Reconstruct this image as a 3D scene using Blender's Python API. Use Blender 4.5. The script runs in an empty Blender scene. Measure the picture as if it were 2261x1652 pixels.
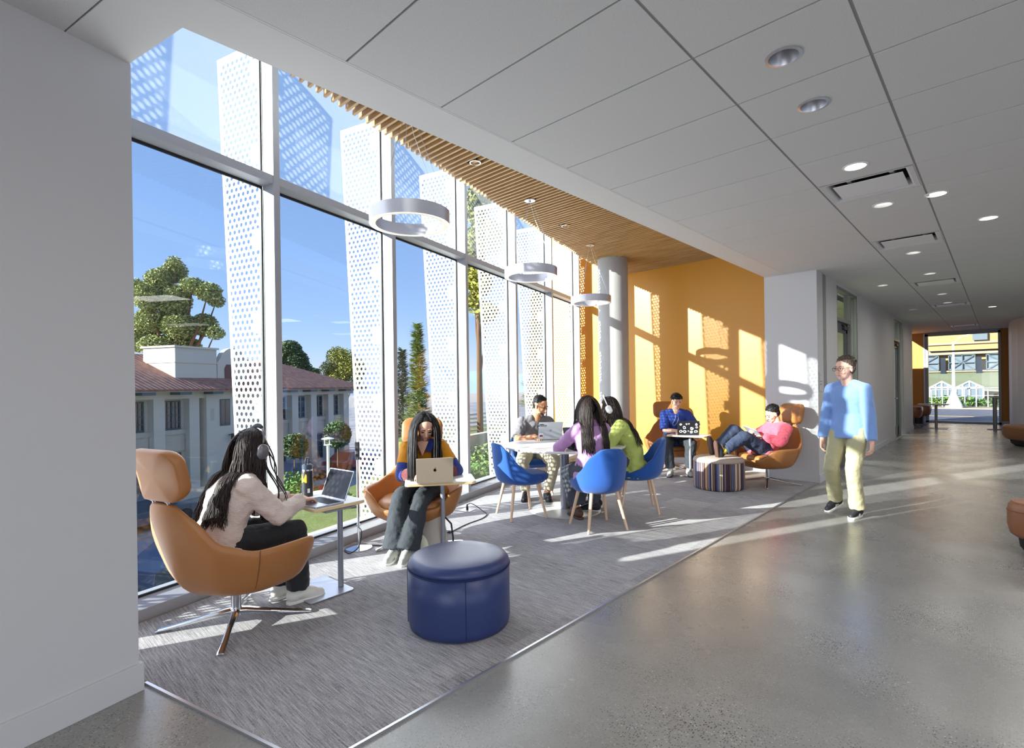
import bpy, bmesh, math, random
from mathutils import Vector, Matrix, Euler, Quaternion, noise as mnoise
random.seed(7)
R = math.radians
scn = bpy.context.scene
col = scn.collection
H = 1.46                                    # eye height of the camera above the lobby floor

# ------------------------------------------------------------------ camera
yaw, roll = R(43.4), R(0.8)
fw = Vector((-math.sin(yaw), math.cos(yaw), 0)); rt = Vector((math.cos(yaw), math.sin(yaw), 0)); up = Vector((0, 0, 1))
cd = bpy.data.cameras.new('camera'); cam = bpy.data.objects.new('camera', cd); col.objects.link(cam)
cx = rt * math.cos(roll) - up * math.sin(roll); cy = rt * math.sin(roll) + up * math.cos(roll)
mm = Matrix((cx, cy, -fw)).transposed().to_4x4(); mm.translation = (0, 0, H)
cam.matrix_world = mm
cd.sensor_width = 36; cd.lens = 1140 / 2261 * 36; cd.shift_y = 25 / 2261; cd.clip_start = .05; cd.clip_end = 600
scn.camera = cam
# ------------------------------------------------------------------ sky, sun, exposure
w = bpy.data.worlds.new('world'); scn.world = w; w.use_nodes = True
nt = w.node_tree; bg = nt.nodes['Background']
sky = nt.nodes.new('ShaderNodeTexSky'); sky.sky_type = 'NISHITA'; sky.sun_disc = False
sky.sun_elevation = R(24); sky.sun_rotation = R(203); sky.air_density = 1.0; sky.dust_density = 0; sky.ozone_density = 2.6
tint = nt.nodes.new('ShaderNodeMix'); tint.data_type = 'RGBA'; tint.blend_type = 'MULTIPLY'; tint.inputs[0].default_value = 1; tint.inputs[7].default_value = (1.12, .98, 1.12, 1)
nt.links.new(sky.outputs[0], tint.inputs[6]); 
dim = nt.nodes.new('ShaderNodeMix'); dim.data_type = 'RGBA'; dim.blend_type = 'MULTIPLY'; dim.inputs[0].default_value = 1; dim.inputs[7].default_value = (.27, .27, .27, 1)
mxs = nt.nodes.new('ShaderNodeMix'); mxs.data_type = 'RGBA'; mxs.inputs[0].default_value = .62; mxs.inputs[7].default_value = (.28, .48, .86, 1)
nt.links.new(tint.outputs[2], dim.inputs[6]); nt.links.new(dim.outputs[2], mxs.inputs[6]); nt.links.new(mxs.outputs[2], bg.inputs[0]); bg.inputs[1].default_value = 1.0
sd = bpy.data.lights.new('sun', 'SUN'); sun = bpy.data.objects.new('sun', sd); col.objects.link(sun)
sd.energy = 16.0; sd.angle = R(.55); sd.color = (1, .955, .88)
saz, sel = R(67), R(18.7)
sdir = Vector((math.cos(saz) * math.cos(sel), math.sin(saz) * math.cos(sel), -math.sin(sel)))
sun.rotation_euler = sdir.to_track_quat('-Z', 'Y').to_euler(); sun.location = -sdir * 40
scn.view_settings.view_transform = 'Standard'; scn.view_settings.look = 'None'
scn.view_settings.gamma = 1; scn.view_settings.exposure = 0.0
scn.view_settings.use_curve_mapping = False
scn.cycles.transparent_max_bounces = 32
scn.cycles.max_bounces = 10; scn.cycles.diffuse_bounces = 5
scn.cycles.use_denoising = True

# ------------------------------------------------------------------ frames of reference
TH = R(16)
N = Vector((math.cos(TH), math.sin(TH), 0)); G = Vector((-math.sin(TH), math.cos(TH), 0))
def ST(s, t, z=0): return N * s + G * t + Vector((0, 0, z))      # glass-wall frame: s out of the glass into the room, t along it

# ------------------------------------------------------------------ materials
def lin(c):
    if isinstance(c, str):
        c = tuple(int(c[i:i + 2], 16) for i in (0, 2, 4))
    return tuple((v / 255 / 12.92 if v / 255 <= .04045 else ((v / 255 + .055) / 1.055) ** 2.4) for v in c) + (1,)
def new_mat(name):
    m = bpy.data.materials.new(name); m.use_nodes = True
    return m, m.node_tree, m.node_tree.nodes['Principled BSDF']
def mat(name, c, rough=.6, metal=0, bump=0, bscale=60, var=0, vscale=4, sheen=0, emit=None, estr=0, spec=.5, stretch=None, trans=0, coat=0):
    m, t, b = new_mat(name); L = t.links
    c = lin(c) if not (isinstance(c, tuple) and len(c) == 4) else c
    b.inputs['Base Color'].default_value = c; b.inputs['Roughness'].default_value = rough; b.inputs['Metallic'].default_value = metal
    b.inputs['Specular IOR Level'].default_value = spec
    if sheen: b.inputs['Sheen Weight'].default_value = sheen
    if coat: b.inputs['Coat Weight'].default_value = coat; b.inputs['Coat Roughness'].default_value = .1
    if trans: b.inputs['Transmission Weight'].default_value = trans
    if emit: b.inputs['Emission Color'].default_value = lin(emit); b.inputs['Emission Strength'].default_value = estr
    if bump or var:
        tc = t.nodes.new('ShaderNodeTexCoord'); mp = t.nodes.new('ShaderNodeMapping'); L.new(tc.outputs['Object'], mp.inputs[0])
        if stretch: mp.inputs['Scale'].default_value = stretch
    if var:
        n = t.nodes.new('ShaderNodeTexNoise'); n.inputs['Scale'].default_value = vscale; n.inputs['Detail'].default_value = 6
        L.new(mp.outputs[0], n.inputs[0])
        mx = t.nodes.new('ShaderNodeMix'); mx.data_type = 'RGBA'
        mx.inputs[6].default_value = tuple(v * (1 - var) for v in c[:3]) + (1,); mx.inputs[7].default_value = tuple(min(1, v * (1 + var)) for v in c[:3]) + (1,)
        L.new(n.outputs[0], mx.inputs[0]); L.new(mx.outputs[2], b.inputs['Base Color'])
    if bump:
        n = t.nodes.new('ShaderNodeTexNoise'); n.inputs['Scale'].default_value = bscale; n.inputs['Detail'].default_value = 4
        L.new(mp.outputs[0], n.inputs[0])
        bp = t.nodes.new('ShaderNodeBump'); bp.inputs['Strength'].default_value = bump; bp.inputs['Distance'].default_value = .01
        L.new(n.outputs[0], bp.inputs['Height']); L.new(bp.outputs[0], b.inputs['Normal'])
    return m
def math_node(t, op, a, b=None, c=None):
    n = t.nodes.new('ShaderNodeMath'); n.operation = op
    for i, v in enumerate((a, b, c)):
        if v is None: continue
        if isinstance(v, (int, float)): n.inputs[i].default_value = v
        else: t.links.new(v, n.inputs[i])
    return n.outputs[0]

M = {}
M['wall'] = mat('wall_paint', (200, 200, 202), .55, bump=.04, bscale=300)
M['gyp'] = mat('ceiling_gypsum', (210, 210, 210), .7)
M['orange'] = mat('orange_paint', (203, 143, 48), .38, bump=.02, bscale=200)
M['alum'] = mat('mullion_paint', (172, 174, 180), .45, metal=.15)
M['dark'] = mat('dark_gasket', (30, 32, 36), .5)
M['black'] = mat('black_void', (14, 14, 14), .9)
M['darkframe'] = mat('grey_door_frame', (132, 134, 132), .4, metal=.3)
M['chrome'] = mat('polished_aluminium', (215, 217, 222), .12, metal=1)
M['satin'] = mat('satin_aluminium', (196, 197, 204), .33, metal=.85)
M['greymetal'] = mat('grey_powder_coat', (150, 152, 162), .4, metal=.4)
M['leather'] = mat('tan_leather', (168, 111, 60), .42, bump=.1, bscale=220, var=.06, vscale=3)
M['leatherdk'] = mat('brown_leather', (140, 88, 56), .4, bump=.1, bscale=220)
M['seam'] = mat('seam_thread', (120, 72, 34), .6)
M['blueleather'] = mat('navy_vinyl', (44, 58, 106), .36, bump=.05, bscale=260)
M['navyseam'] = mat('navy_seam', (20, 30, 70), .6)
M['bluefab'] = mat('blue_felt', (20, 80, 160), .9, bump=.25, bscale=500, sheen=.3, var=.05, vscale=120)
M['beech'] = mat('beech_wood', (222, 188, 156), .5, var=.06, vscale=12, stretch=(8, 8, 1))
M['maple'] = mat('maple_edge', (226, 196, 150), .45, var=.05, vscale=20)
M['lamtop'] = mat('white_laminate', (226, 224, 220), .35)
M['platewhite'] = mat('light_painted_steel', (206, 206, 204), .35, metal=.2)
M['plate'] = mat('steel_plate', (176, 180, 190), .3, metal=.7)
M['white'] = mat('white_plastic', (232, 232, 230), .4)
M['rubber'] = mat('black_rubber', (22, 22, 24), .6)
M['concrete_col'] = mat('cast_concrete', (168, 166, 164), .7, bump=.12, bscale=40, var=.1, vscale=5)

def slat_mat():
    m, t, b = new_mat('oak_slats'); L = t.links
    tc = t.nodes.new('ShaderNodeTexCoord'); mp = t.nodes.new('ShaderNodeMapping'); mp.inputs['Scale'].default_value = (1.2, 30, 30)
    L.new(tc.outputs['Object'], mp.inputs[0])
    n = t.nodes.new('ShaderNodeTexNoise'); n.inputs['Scale'].default_value = 2; L.new(mp.outputs[0], n.inputs[0])
    r = t.nodes.new('ShaderNodeValToRGB'); r.color_ramp.elements[0].position = .3; r.color_ramp.elements[1].position = .7
    r.color_ramp.elements[0].color = lin((156, 118, 70)); r.color_ramp.elements[1].color = lin((188, 150, 98))
    L.new(n.outputs[0], r.inputs[0]); L.new(r.outputs[0], b.inputs['Base Color']); b.inputs['Roughness'].default_value = .5
    return m
M['slat'] = slat_mat()

def glass_mat(name, frit=0, tint=(.93, .97, .98, 1)):
    m = bpy.data.materials.new(name); m.use_nodes = True; t = m.node_tree; t.nodes.clear(); L = t.links
    out = t.nodes.new('ShaderNodeOutputMaterial'); tr = t.nodes.new('ShaderNodeBsdfTransparent'); tr.inputs[0].default_value = tint
    gl = t.nodes.new('ShaderNodeBsdfGlossy'); gl.inputs['Roughness'].default_value = 0
    lw = t.nodes.new('ShaderNodeLayerWeight'); lw.inputs[0].default_value = .5
    f2 = math_node(t, 'MULTIPLY_ADD', math_node(t, 'POWER', lw.outputs['Facing'], 5), .55, .038)
    mx = t.nodes.new('ShaderNodeMixShader'); L.new(f2, mx.inputs[0]); L.new(tr.outputs[0], mx.inputs[1]); L.new(gl.outputs[0], mx.inputs[2])
    last = mx
    if frit:
        tl = t.nodes.new('ShaderNodeBsdfTranslucent'); tl.inputs[0].default_value = (.86, .93, 1, 1)
        m2 = t.nodes.new('ShaderNodeMixShader'); m2.inputs[0].default_value = frit
        L.new(mx.outputs[0], m2.inputs[1]); L.new(tl.outputs[0], m2.inputs[2]); last = m2
    L.new(last.outputs[0], out.inputs[0]); return m
M['glass'] = glass_mat('clear_glass')
M['frit'] = glass_mat('fritted_glass', .065)

def fin_mat():
    # white steel sheet with round holes on a triangular grid; UV = (distance out from the glass, height) in metres
    m, t, b = new_mat('perforated_steel'); L = t.links
    b.inputs['Base Color'].default_value = lin((236, 236, 234)); b.inputs['Roughness'].default_value = .45
    uv = t.nodes.new('ShaderNodeUVMap'); sp = t.nodes.new('ShaderNodeSeparateXYZ'); L.new(uv.outputs[0], sp.inputs[0])
    u, v = sp.outputs[0], sp.outputs[1]; p = .060; q = p * math.sqrt(3)
    def lat(ou, ov):
        a = math_node(t, 'SUBTRACT', math_node(t, 'FRACT', math_node(t, 'MULTIPLY_ADD', u, 1 / p, ou)), .5)
        c = math_node(t, 'SUBTRACT', math_node(t, 'FRACT', math_node(t, 'MULTIPLY_ADD', v, 1 / q, ov)), .5)
        a = math_node(t, 'MULTIPLY', a, p); c = math_node(t, 'MULTIPLY', c, q)
        return math_node(t, 'SQRT', math_node(t, 'ADD', math_node(t, 'MULTIPLY', a, a), math_node(t, 'MULTIPLY', c, c)))
    d = math_node(t, 'MINIMUM', lat(0, 0), lat(.5, .5))
    hole = math_node(t, 'LESS_THAN', d, .0182)
    edge = math_node(t, 'MULTIPLY_ADD', v, .052, .335)              # outer edge leans out with height
    hole = math_node(t, 'MULTIPLY', hole, math_node(t, 'LESS_THAN', u, math_node(t, 'SUBTRACT', edge, .028)))
    hole = math_node(t, 'MULTIPLY', hole, math_node(t, 'GREATER_THAN', u, .022))
    fr = math_node(t, 'FRACT', math_node(t, 'MULTIPLY_ADD', v, 1 / .705, .27))
    patch = math_node(t, 'MULTIPLY', math_node(t, 'LESS_THAN', fr, .235), math_node(t, 'LESS_THAN', u, .125))
    hole = math_node(t, 'MULTIPLY', hole, math_node(t, 'SUBTRACT', 1, patch))
    hole = math_node(t, 'MULTIPLY', hole, math_node(t, 'GREATER_THAN', v, .05))
    hole = math_node(t, 'MULTIPLY', hole, math_node(t, 'LESS_THAN', v, 4.30))
    tr = t.nodes.new('ShaderNodeBsdfTransparent'); mx = t.nodes.new('ShaderNodeMixShader')
    L.new(hole, mx.inputs[0]); L.new(b.outputs[0], mx.inputs[1]); L.new(tr.outputs[0], mx.inputs[2])
    L.new(mx.outputs[0], t.nodes['Material Output'].inputs[0]); return m
M['fin'] = fin_mat()
M['finwhite'] = mat('white_steel', (236, 236, 234), .45)

def floor_mat():
    m, t, b = new_mat('polished_concrete'); L = t.links
    tc = t.nodes.new('ShaderNodeTexCoord')
    def nz(s, d=6, dist=0):
        n = t.nodes.new('ShaderNodeTexNoise'); n.inputs['Scale'].default_value = s; n.inputs['Detail'].default_value = d; n.inputs['Distortion'].default_value = dist
        L.new(tc.outputs['Object'], n.inputs[0]); return n
    big = nz(1.6, 8, .0)
    r = t.nodes.new('ShaderNodeValToRGB'); e = r.color_ramp.elements; e[0].position = .3; e[1].position = .72
    e[0].color = lin((128, 127, 124)); e[1].color = lin((150, 149, 145)); L.new(big.outputs[0], r.inputs[0])
    vo = t.nodes.new('ShaderNodeTexVoronoi'); vo.inputs['Scale'].default_value = 95; L.new(tc.outputs['Object'], vo.inputs['Vector'])
    spk = math_node(t, 'LESS_THAN', vo.outputs['Distance'], .33)
    msk = nz(1.7, 3); mk = t.nodes.new('ShaderNodeMapRange'); mk.inputs['From Min'].default_value = .47; mk.inputs['From Max'].default_value = .66; L.new(msk.outputs[0], mk.inputs[0])
    k = math_node(t, 'MULTIPLY', spk, math_node(t, 'MULTIPLY_ADD', mk.outputs[0], .8, .28))
    sc = t.nodes.new('ShaderNodeSeparateColor'); L.new(vo.outputs['Color'], sc.inputs[0])
    r2 = t.nodes.new('ShaderNodeValToRGB'); r2.color_ramp.interpolation = 'CONSTANT'
    r2.color_ramp.elements[0].color = lin((74, 74, 78)); r2.color_ramp.elements[1].position = .55; r2.color_ramp.elements[1].color = lin((128, 127, 124))
    x = r2.color_ramp.elements.new(.84); x.color = lin((186, 184, 178)); L.new(sc.outputs[0], r2.inputs[0])
    mx = t.nodes.new('ShaderNodeMix'); mx.data_type = 'RGBA'; L.new(k, mx.inputs[0]); L.new(r.outputs[0], mx.inputs[6]); L.new(r2.outputs[0], mx.inputs[7])
    L.new(mx.outputs[2], b.inputs['Base Color'])
    rr = nz(2, 6); mr = t.nodes.new('ShaderNodeMapRange'); mr.inputs['To Min'].default_value = .2; mr.inputs['To Max'].default_value = .34; L.new(rr.outputs[0], mr.inputs[0]); L.new(mr.outputs[0], b.inputs['Roughness'])
    b.inputs['Specular IOR Level'].default_value = .6
    bp = t.nodes.new('ShaderNodeBump'); bp.inputs['Strength'].default_value = .04; bp.inputs['Distance'].default_value = .02; n2 = nz(2.2, 3); L.new(n2.outputs[0], bp.inputs['Height']); L.new(bp.outputs[0], b.inputs['Normal'])
    return m
M['floor'] = floor_mat()

def carpet_mat():
    m, t, b = new_mat('carpet_tile'); L = t.links
    tc = t.nodes.new('ShaderNodeTexCoord')
    def nz(scale, s, d=2):
        mp = t.nodes.new('ShaderNodeMapping'); mp.inputs['Scale'].default_value = scale; L.new(tc.outputs['Object'], mp.inputs[0])
        n = t.nodes.new('ShaderNodeTexNoise'); n.inputs['Scale'].default_value = s; n.inputs['Detail'].default_value = d; L.new(mp.outputs[0], n.inputs[0]); return n.outputs[0]
    a = nz((1, 22, 1), 7, 3); c = nz((14, 60, 1), 5, 2); f = nz((1, 1, 1), 420, 2)
    # tile to tile shade
    mp = t.nodes.new('ShaderNodeMapping'); mp.inputs['Scale'].default_value = (2, 3.9, 1); L.new(tc.outputs['Object'], mp.inputs[0])
    vf = t.nodes.new('ShaderNodeVectorMath'); vf.operation = 'FLOOR'; L.new(mp.outputs[0], vf.inputs[0])
    wn = t.nodes.new('ShaderNodeTexWhiteNoise'); L.new(vf.outputs[0], wn.inputs[0])
    s = math_node(t, 'ADD', math_node(t, 'MULTIPLY', a, .5), math_node(t, 'MULTIPLY', c, .32)); s = math_node(t, 'ADD', s, math_node(t, 'MULTIPLY', f, .18))
    s = math_node(t, 'ADD', s, math_node(t, 'MULTIPLY_ADD', wn.outputs[0], .07, -.035))
    r = t.nodes.new('ShaderNodeValToRGB'); e = r.color_ramp.elements; e[0].position = .36; e[1].position = .64
    e[0].color = lin((88, 87, 93)); e[1].color = lin((182, 179, 180)); L.new(s, r.inputs[0]); L.new(r.outputs[0], b.inputs['Base Color'])
    b.inputs['Roughness'].default_value = .95; b.inputs['Sheen Weight'].default_value = .15
    bp = t.nodes.new('ShaderNodeBump'); bp.inputs['Strength'].default_value = .5; bp.inputs['Distance'].default_value = .004; L.new(s, bp.inputs['Height']); L.new(bp.outputs[0], b.inputs['Normal'])
    return m
M['carpet'] = carpet_mat()

def tile_mat():
    m, t, b = new_mat('ceiling_tile'); L = t.links
    tc = t.nodes.new('ShaderNodeTexCoord'); n = t.nodes.new('ShaderNodeTexNoise'); n.inputs['Scale'].default_value = 180; n.inputs['Detail'].default_value = 5; L.new(tc.outputs['Object'], n.inputs[0])
    r = t.nodes.new('ShaderNodeValToRGB'); e = r.color_ramp.elements; e[0].position = .3; e[1].position = .7; e[0].color = lin((198, 198, 198)); e[1].color = lin((212, 212, 212))
    L.new(n.outputs[0], r.inputs[0]); L.new(r.outputs[0], b.inputs['Base Color']); b.inputs['Roughness'].default_value = .9
    return m
M['tile'] = tile_mat()

# ------------------------------------------------------------------ object helpers
def tag(o, label=None, cat=None, group=None, kind=None):
    if label: o['label'] = label
    if cat: o['category'] = cat
    if group: o['group'] = group
    if kind: o['kind'] = kind
    return o
def empty(name, loc=(0, 0, 0), az=0, label=None, cat=None, group=None):
    o = bpy.data.objects.new(name, None); col.objects.link(o); o.location = loc; o.rotation_euler = (0, 0, az); o.empty_display_size = .1
    return tag(o, label, cat, group)
class MB:
    def __init__(s): s.v = []; s.f = []; s.mi = []; s.cur = 0
    def add(s, vs, fs):
        o = len(s.v); s.v += [tuple(v) for v in vs]; s.f += [tuple(i + o for i in f) for f in fs]; s.mi += [s.cur] * len(fs); return s
    def box(s, c, d, rz=0, mtx=None):
        x, y, z = (q / 2 for q in d); q = []
        for a in (-x, x):
            for b_ in (-y, y):
                for c_ in (-z, z): q.append(Vector((a, b_, c_)))
        m_ = mtx if mtx is not None else Matrix.Rotation(rz, 4, 'Z')
        q = [m_ @ p + Vector(c) for p in q]
        return s.add(q, [(0, 1, 3, 2), (4, 6, 7, 5), (0, 4, 5, 1), (2, 3, 7, 6), (0, 2, 6, 4), (1, 5, 7, 3)])
    def bx(s, a, b_):
        return s.box([(a[i] + b_[i]) / 2 for i in range(3)], [abs(b_[i] - a[i]) for i in range(3)])
    def ring(s, c, ax, r, n=16, ry=None, xd=None):
        ax = Vector(ax).normalized(); x = Vector(xd) if xd is not None else (Vector((0, 0, 1)) if abs(ax.z) < .9 else Vector((1, 0, 0)))
        x = (x - ax * x.dot(ax)).normalized(); y = ax.cross(x); ry = r if ry is None else ry
        return [Vector(c) + x * (r * math.cos(2 * math.pi * i / n)) + y * (ry * math.sin(2 * math.pi * i / n)) for i in range(n)]
    def rings(s, rs, cap=True, close=False):
        n = len(rs[0]); vs = [p for r_ in rs for p in r_]; fs = []
        K = len(rs); rng = range(K) if close else range(K - 1)
        for k in rng:
            k2 = (k + 1) % K
            for i in range(n):
                j = (i + 1) % n; fs.append((k * n + i, k * n + j, k2 * n + j, k2 * n + i))
        if cap and not close: fs.append(tuple(range(n - 1, -1, -1))); fs.append(tuple((K - 1) * n + i for i in range(n)))
        return s.add(vs, fs)
    def cyl(s, a, b_, r, r2=None, n=20):
        ax = Vector(b_) - Vector(a); return s.rings([s.ring(a, ax, r, n), s.ring(b_, ax, r if r2 is None else r2, n)])
    def tube(s, pts, r, n=8, closed=False):
        pts = [Vector(p) for p in pts]; K = len(pts); rs = []; x = None
        for i, p in enumerate(pts):
            a = pts[(i - 1) % K] if (closed or i > 0) else p; b_ = pts[(i + 1) % K] if (closed or i < K - 1) else p
            ax = (b_ - a); ax = ax.normalized() if ax.length > 1e-9 else Vector((0, 0, 1))
            if x is None: x = Vector((0, 0, 1)) if abs(ax.z) < .9 else Vector((1, 0, 0))
            x = (x - ax * x.dot(ax)).normalized(); rr = r[i] if isinstance(r, (list, tuple)) else r
            rs.append(s.ring(p, ax, rr, n, xd=x))
        return s.rings(rs, cap=not closed, close=closed)
    def lathe(s, prof, c=(0, 0, 0), n=48, sx=1, sy=1):
        rs = [[Vector((c[0] + r * sx * math.cos(2 * math.pi * i / n), c[1] + r * sy * math.sin(2 * math.pi * i / n), c[2] + z)) for i in range(n)] for r, z in prof]
        return s.rings(rs)
    def sph(s, c, r, mtx=None, n=16, m_=10):
        r = (r, r, r) if isinstance(r, (int, float)) else r; rs = []
        for k in range(m_ + 1):
            a = math.pi * (k / m_ * .98 + .01); ring_ = []
            for i in range(n):
                b_ = 2 * math.pi * i / n; p = Vector((r[0] * math.sin(a) * math.cos(b_), r[1] * math.sin(a) * math.sin(b_), r[2] * -math.cos(a)))
                if mtx is not None: p = mtx @ p
                ring_.append(p + Vector(c))
            rs.append(ring_)
        return s.rings(rs)
    def cone(s, a, ra, b_, rb, n=16, ends=(1, 1)):
        a = Vector(a); b_ = Vector(b_); ax = (b_ - a)
        if ax.length < 1e-6: return s.sph(a, ra)
        d = ax.normalized(); rs = []
        if ends[0]:
            for k in range(5): q = k / 5 * math.pi / 2 + .08; rs.append(s.ring(a - d * ra * math.cos(q), d, ra * math.sin(q), n))
        rs.append(s.ring(a, d, ra, n)); rs.append(s.ring(b_, d, rb, n))
        if ends[1]:
            for k in range(4, -1, -1): q = k / 5 * math.pi / 2 + .08; rs.append(s.ring(b_ + d * rb * math.cos(q), d, rb * math.sin(q), n))
        return s.rings(rs)
    def prism(s, poly, z0, z1):
        n = len(poly); vs = [Vector((x, y, z0)) for x, y in poly] + [Vector((x, y, z1)) for x, y in poly]
        return s.add(vs, [tuple(range(n - 1, -1, -1)), tuple(range(n, 2 * n))] + [(i, (i + 1) % n, n + (i + 1) % n, n + i) for i in range(n)])
    def build(s, name, m, parent=None, smooth=False, bevel=0, loc=None, rot=None, seg=2, subd=0):
        me = bpy.data.meshes.new(name); me.from_pydata(s.v, [], s.f); me.update()
        ms = m if isinstance(m, (list, tuple)) else [m]
        for q in ms: me.materials.append(M[q] if isinstance(q, str) else q)
        if len(ms) > 1: me.polygons.foreach_set('material_index', s.mi)
        bm = bmesh.new(); bm.from_mesh(me); bmesh.ops.recalc_face_normals(bm, faces=bm.faces); bm.to_mesh(me); bm.free()
        if smooth:
            me.polygons.foreach_set('use_smooth', [True] * len(me.polygons))
            if smooth != 'all': me.set_sharp_from_angle(angle=R(38))
        o = bpy.data.objects.new(name, me); col.objects.link(o)
        if parent is not None: o.parent = parent
        if loc is not None: o.location = loc
        if rot is not None: o.rotation_euler = rot
        if bevel:
            b_ = o.modifiers.new('bevel', 'BEVEL'); b_.width = bevel; b_.segments = seg; b_.limit_method = 'ANGLE'; b_.angle_limit = R(35)
        if subd:
            b_ = o.modifiers.new('subd', 'SUBSURF'); b_.levels = subd; b_.render_levels = subd
        return o
    def organic(s, name, m, parent=None, vox=.006, smooth=3, disp=0, dscale=.12, fac=.5):
        o = s.build(name, m, parent)
        r_ = o.modifiers.new('remesh', 'REMESH'); r_.mode = 'VOXEL'; r_.voxel_size = vox; r_.use_smooth_shade = True
        if smooth: q = o.modifiers.new('smooth', 'SMOOTH'); q.factor = fac; q.iterations = smooth
        if disp:
            tx = bpy.data.textures.get('wr%.3f' % dscale) or bpy.data.textures.new('wr%.3f' % dscale, 'CLOUDS'); tx.noise_scale = dscale; tx.noise_depth = 2
            d = o.modifiers.new('disp', 'DISPLACE'); d.texture = tx; d.strength = disp; d.mid_level = .5; d.texture_coords = 'LOCAL'
        return o
def copy_tree(o, parent=None):
    c = o.copy(); col.objects.link(c); c.parent = parent
    for ch in list(o.children): copy_tree(ch, c)
    return c
def arc(c, r, a0, a1, n): return [(c[0] + r * math.cos(R(a0 + (a1 - a0) * i / n)), c[1] + r * math.sin(R(a0 + (a1 - a0) * i / n))) for i in range(n + 1)]
def rrect(w_, h_, r, n=5):
    p = []
    for cx_, cy_, a in ((w_ / 2 - r, h_ / 2 - r, 0), (-w_ / 2 + r, h_ / 2 - r, 90), (-w_ / 2 + r, -h_ / 2 + r, 180), (w_ / 2 - r, -h_ / 2 + r, 270)):
        p += arc((cx_, cy_), r, a, a + 90, n)
    return p
# ================================================================== STRUCTURE
def struct(mb, name, m, **k): return tag(mb.build(name, m, **k), kind='structure')
CZ = 3.05
# floor, carpet
_a, _b = ST(-3.745, -2.6), ST(-3.745, 9.35)
struct(MB().prism([(_b.x, _b.y), (_a.x, _a.y), (-2.9, -6.7), (8.6, -6.7), (8.6, 22.72), (-4.8, 22.72), (-4.8, 9.5), (-6.2, 9.0)], -.25, 0), 'floor', 'floor')
def carpet():
    c0 = (-3.10, .60); c1 = (-1.912, .905); c2 = (-1.912, 8.36); c3 = (-2.60, 8.36); c4 = (-2.60, 8.87)
    e = ST(-3.585, 9.9); f_ = ST(-3.585, -.4); h_ = ST(-3.15, -.4)
    poly = [c0, c1, c2, c3, c4, (e.x, 8.87), (f_.x, f_.y), (h_.x, h_.y)]
    o = struct(MB().prism(poly, 0, .008), 'floor', 'carpet')
    b = MB(); w_ = .007
    for (a, q) in ((c0, c1), (c1, c2)):
        a = Vector((*a, 0)); q = Vector((*q, 0)); d = (q - a); b.box((a + q) / 2 + Vector((0, 0, .006)), (d.length, .014, .012), rz=math.atan2(d.y, d.x))
    struct(b, 'trim_1', 'satin')
carpet()
# ceiling: tiles 1.235 x .588, narrow service strip between x=-1.08 and -.44
DLP = [(-.754, 2.763), (-.764, 3.363), (-.764, 4.548), (-.754, 5.724), (-.38, 5.728), (-.067, 6.959), (-.772, 8.161), (-.751, 9.947), (-1.414, 10.568), (-.77, 12.491), (-.776, 13.98), (-1.422, 14.79), (-.11, 15.568)]
def ceiling():
    xs = [-2.315, -1.08, -.44, .795, 2.03, 3.265, 4.5, 5.735, 6.97, 8.3]
    ys = [1.29 + .588 * k for k in range(-17, 38)]
    b = MB(); g = .007
    holes = {(1, 6), (1, 10), (1, 16), (1, 22), (1, 32)}
    for i in range(len(xs) - 1):
        for j in range(len(ys) - 1):
            if (i, j - 17) in holes: continue
            if ys[j] > 22.5: continue
            x0, x1, y0, y1 = xs[i] + g, xs[i + 1] - g, ys[j] + g * .75, ys[j + 1] - g * .75
            hit = [(hx, hy) for hx, hy in DLP if x0 < hx < x1 and y0 < hy < y1]
            if not hit: b.bx((x0, y0, CZ), (x1, y1, CZ + .02)); continue
            hx, hy = hit[0]; an = sorted([2 * math.pi * k / 40 for k in range(40)] + [math.atan2(cy_ - hy, cx_ - hx) % (2 * math.pi) for cx_ in (x0, x1) for cy_ in (y0, y1)]); ci, ro = [], []
            for a in an:
                c_, s_ = math.cos(a), math.sin(a); k_ = min(((x1 if c_ > 0 else x0) - hx) / c_ if abs(c_) > 1e-6 else 9, ((y1 if s_ > 0 else y0) - hy) / s_ if abs(s_) > 1e-6 else 9)
                ci.append((hx + .070 * c_, hy + .070 * s_, CZ)); ro.append((hx + k_ * c_, hy + k_ * s_, CZ))
            n_ = len(an); b.add(ci + ro + [(a_[0], a_[1], CZ + .02) for a_ in ro], [(i_, (i_ + 1) % n_, n_ + (i_ + 1) % n_, n_ + i_) for i_ in range(n_)] + [(n_ + i_, n_ + (i_ + 1) % n_, 2 * n_ + (i_ + 1) % n_, 2 * n_ + i_) for i_ in range(n_)])
    struct(b, 'ceiling', 'tile', bevel=.003, seg=1)
    _p, _q = ST(-2.92, 1.2), ST(-2.92, -7.6)
    q = MB(); q.prism([(-2.58, .35), (_p.x, .35), (_q.x, _q.y), (-2.58, -9)], CZ + .095, CZ + .11)
    q.bx((-2.60, -9, CZ + .095), (9, 22.74, CZ + .11)); struct(q, 'ceiling', 'greyjoint')
    q = MB()
    for x in (-1.08, -.44): q.bx((x - .012, -9, CZ + .004), (x + .012, 22.6, CZ + .012))
    struct(q, 'ceiling', 'stripgrey')
    q = MB(); q.bx((-2.315, -9, CZ - .001), (-2.300, 8.6, CZ + .02)); struct(q, 'ceiling', 'gyp')
    # gypsum border around the window bay opening
    g0 = (-3.052, .561); g1 = (-2.588, .667)
    q = MB(); q.prism([(-2.312, 8.60), (-2.59, 8.60), g1, g0, (-3.35, .494), (-3.35, .236), (-2.99, .318), (-2.312, .472)], CZ - .002, CZ + .30)
    struct(q, 'ceiling', 'gyp')
    q = MB(); q.prism([(-2.325, .462), (-2.99, .310), (-3.10, .285), (_q.x, _q.y), (-2.325, -9)], CZ, CZ + .02); struct(q, 'ceiling', 'tile')
    
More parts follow.
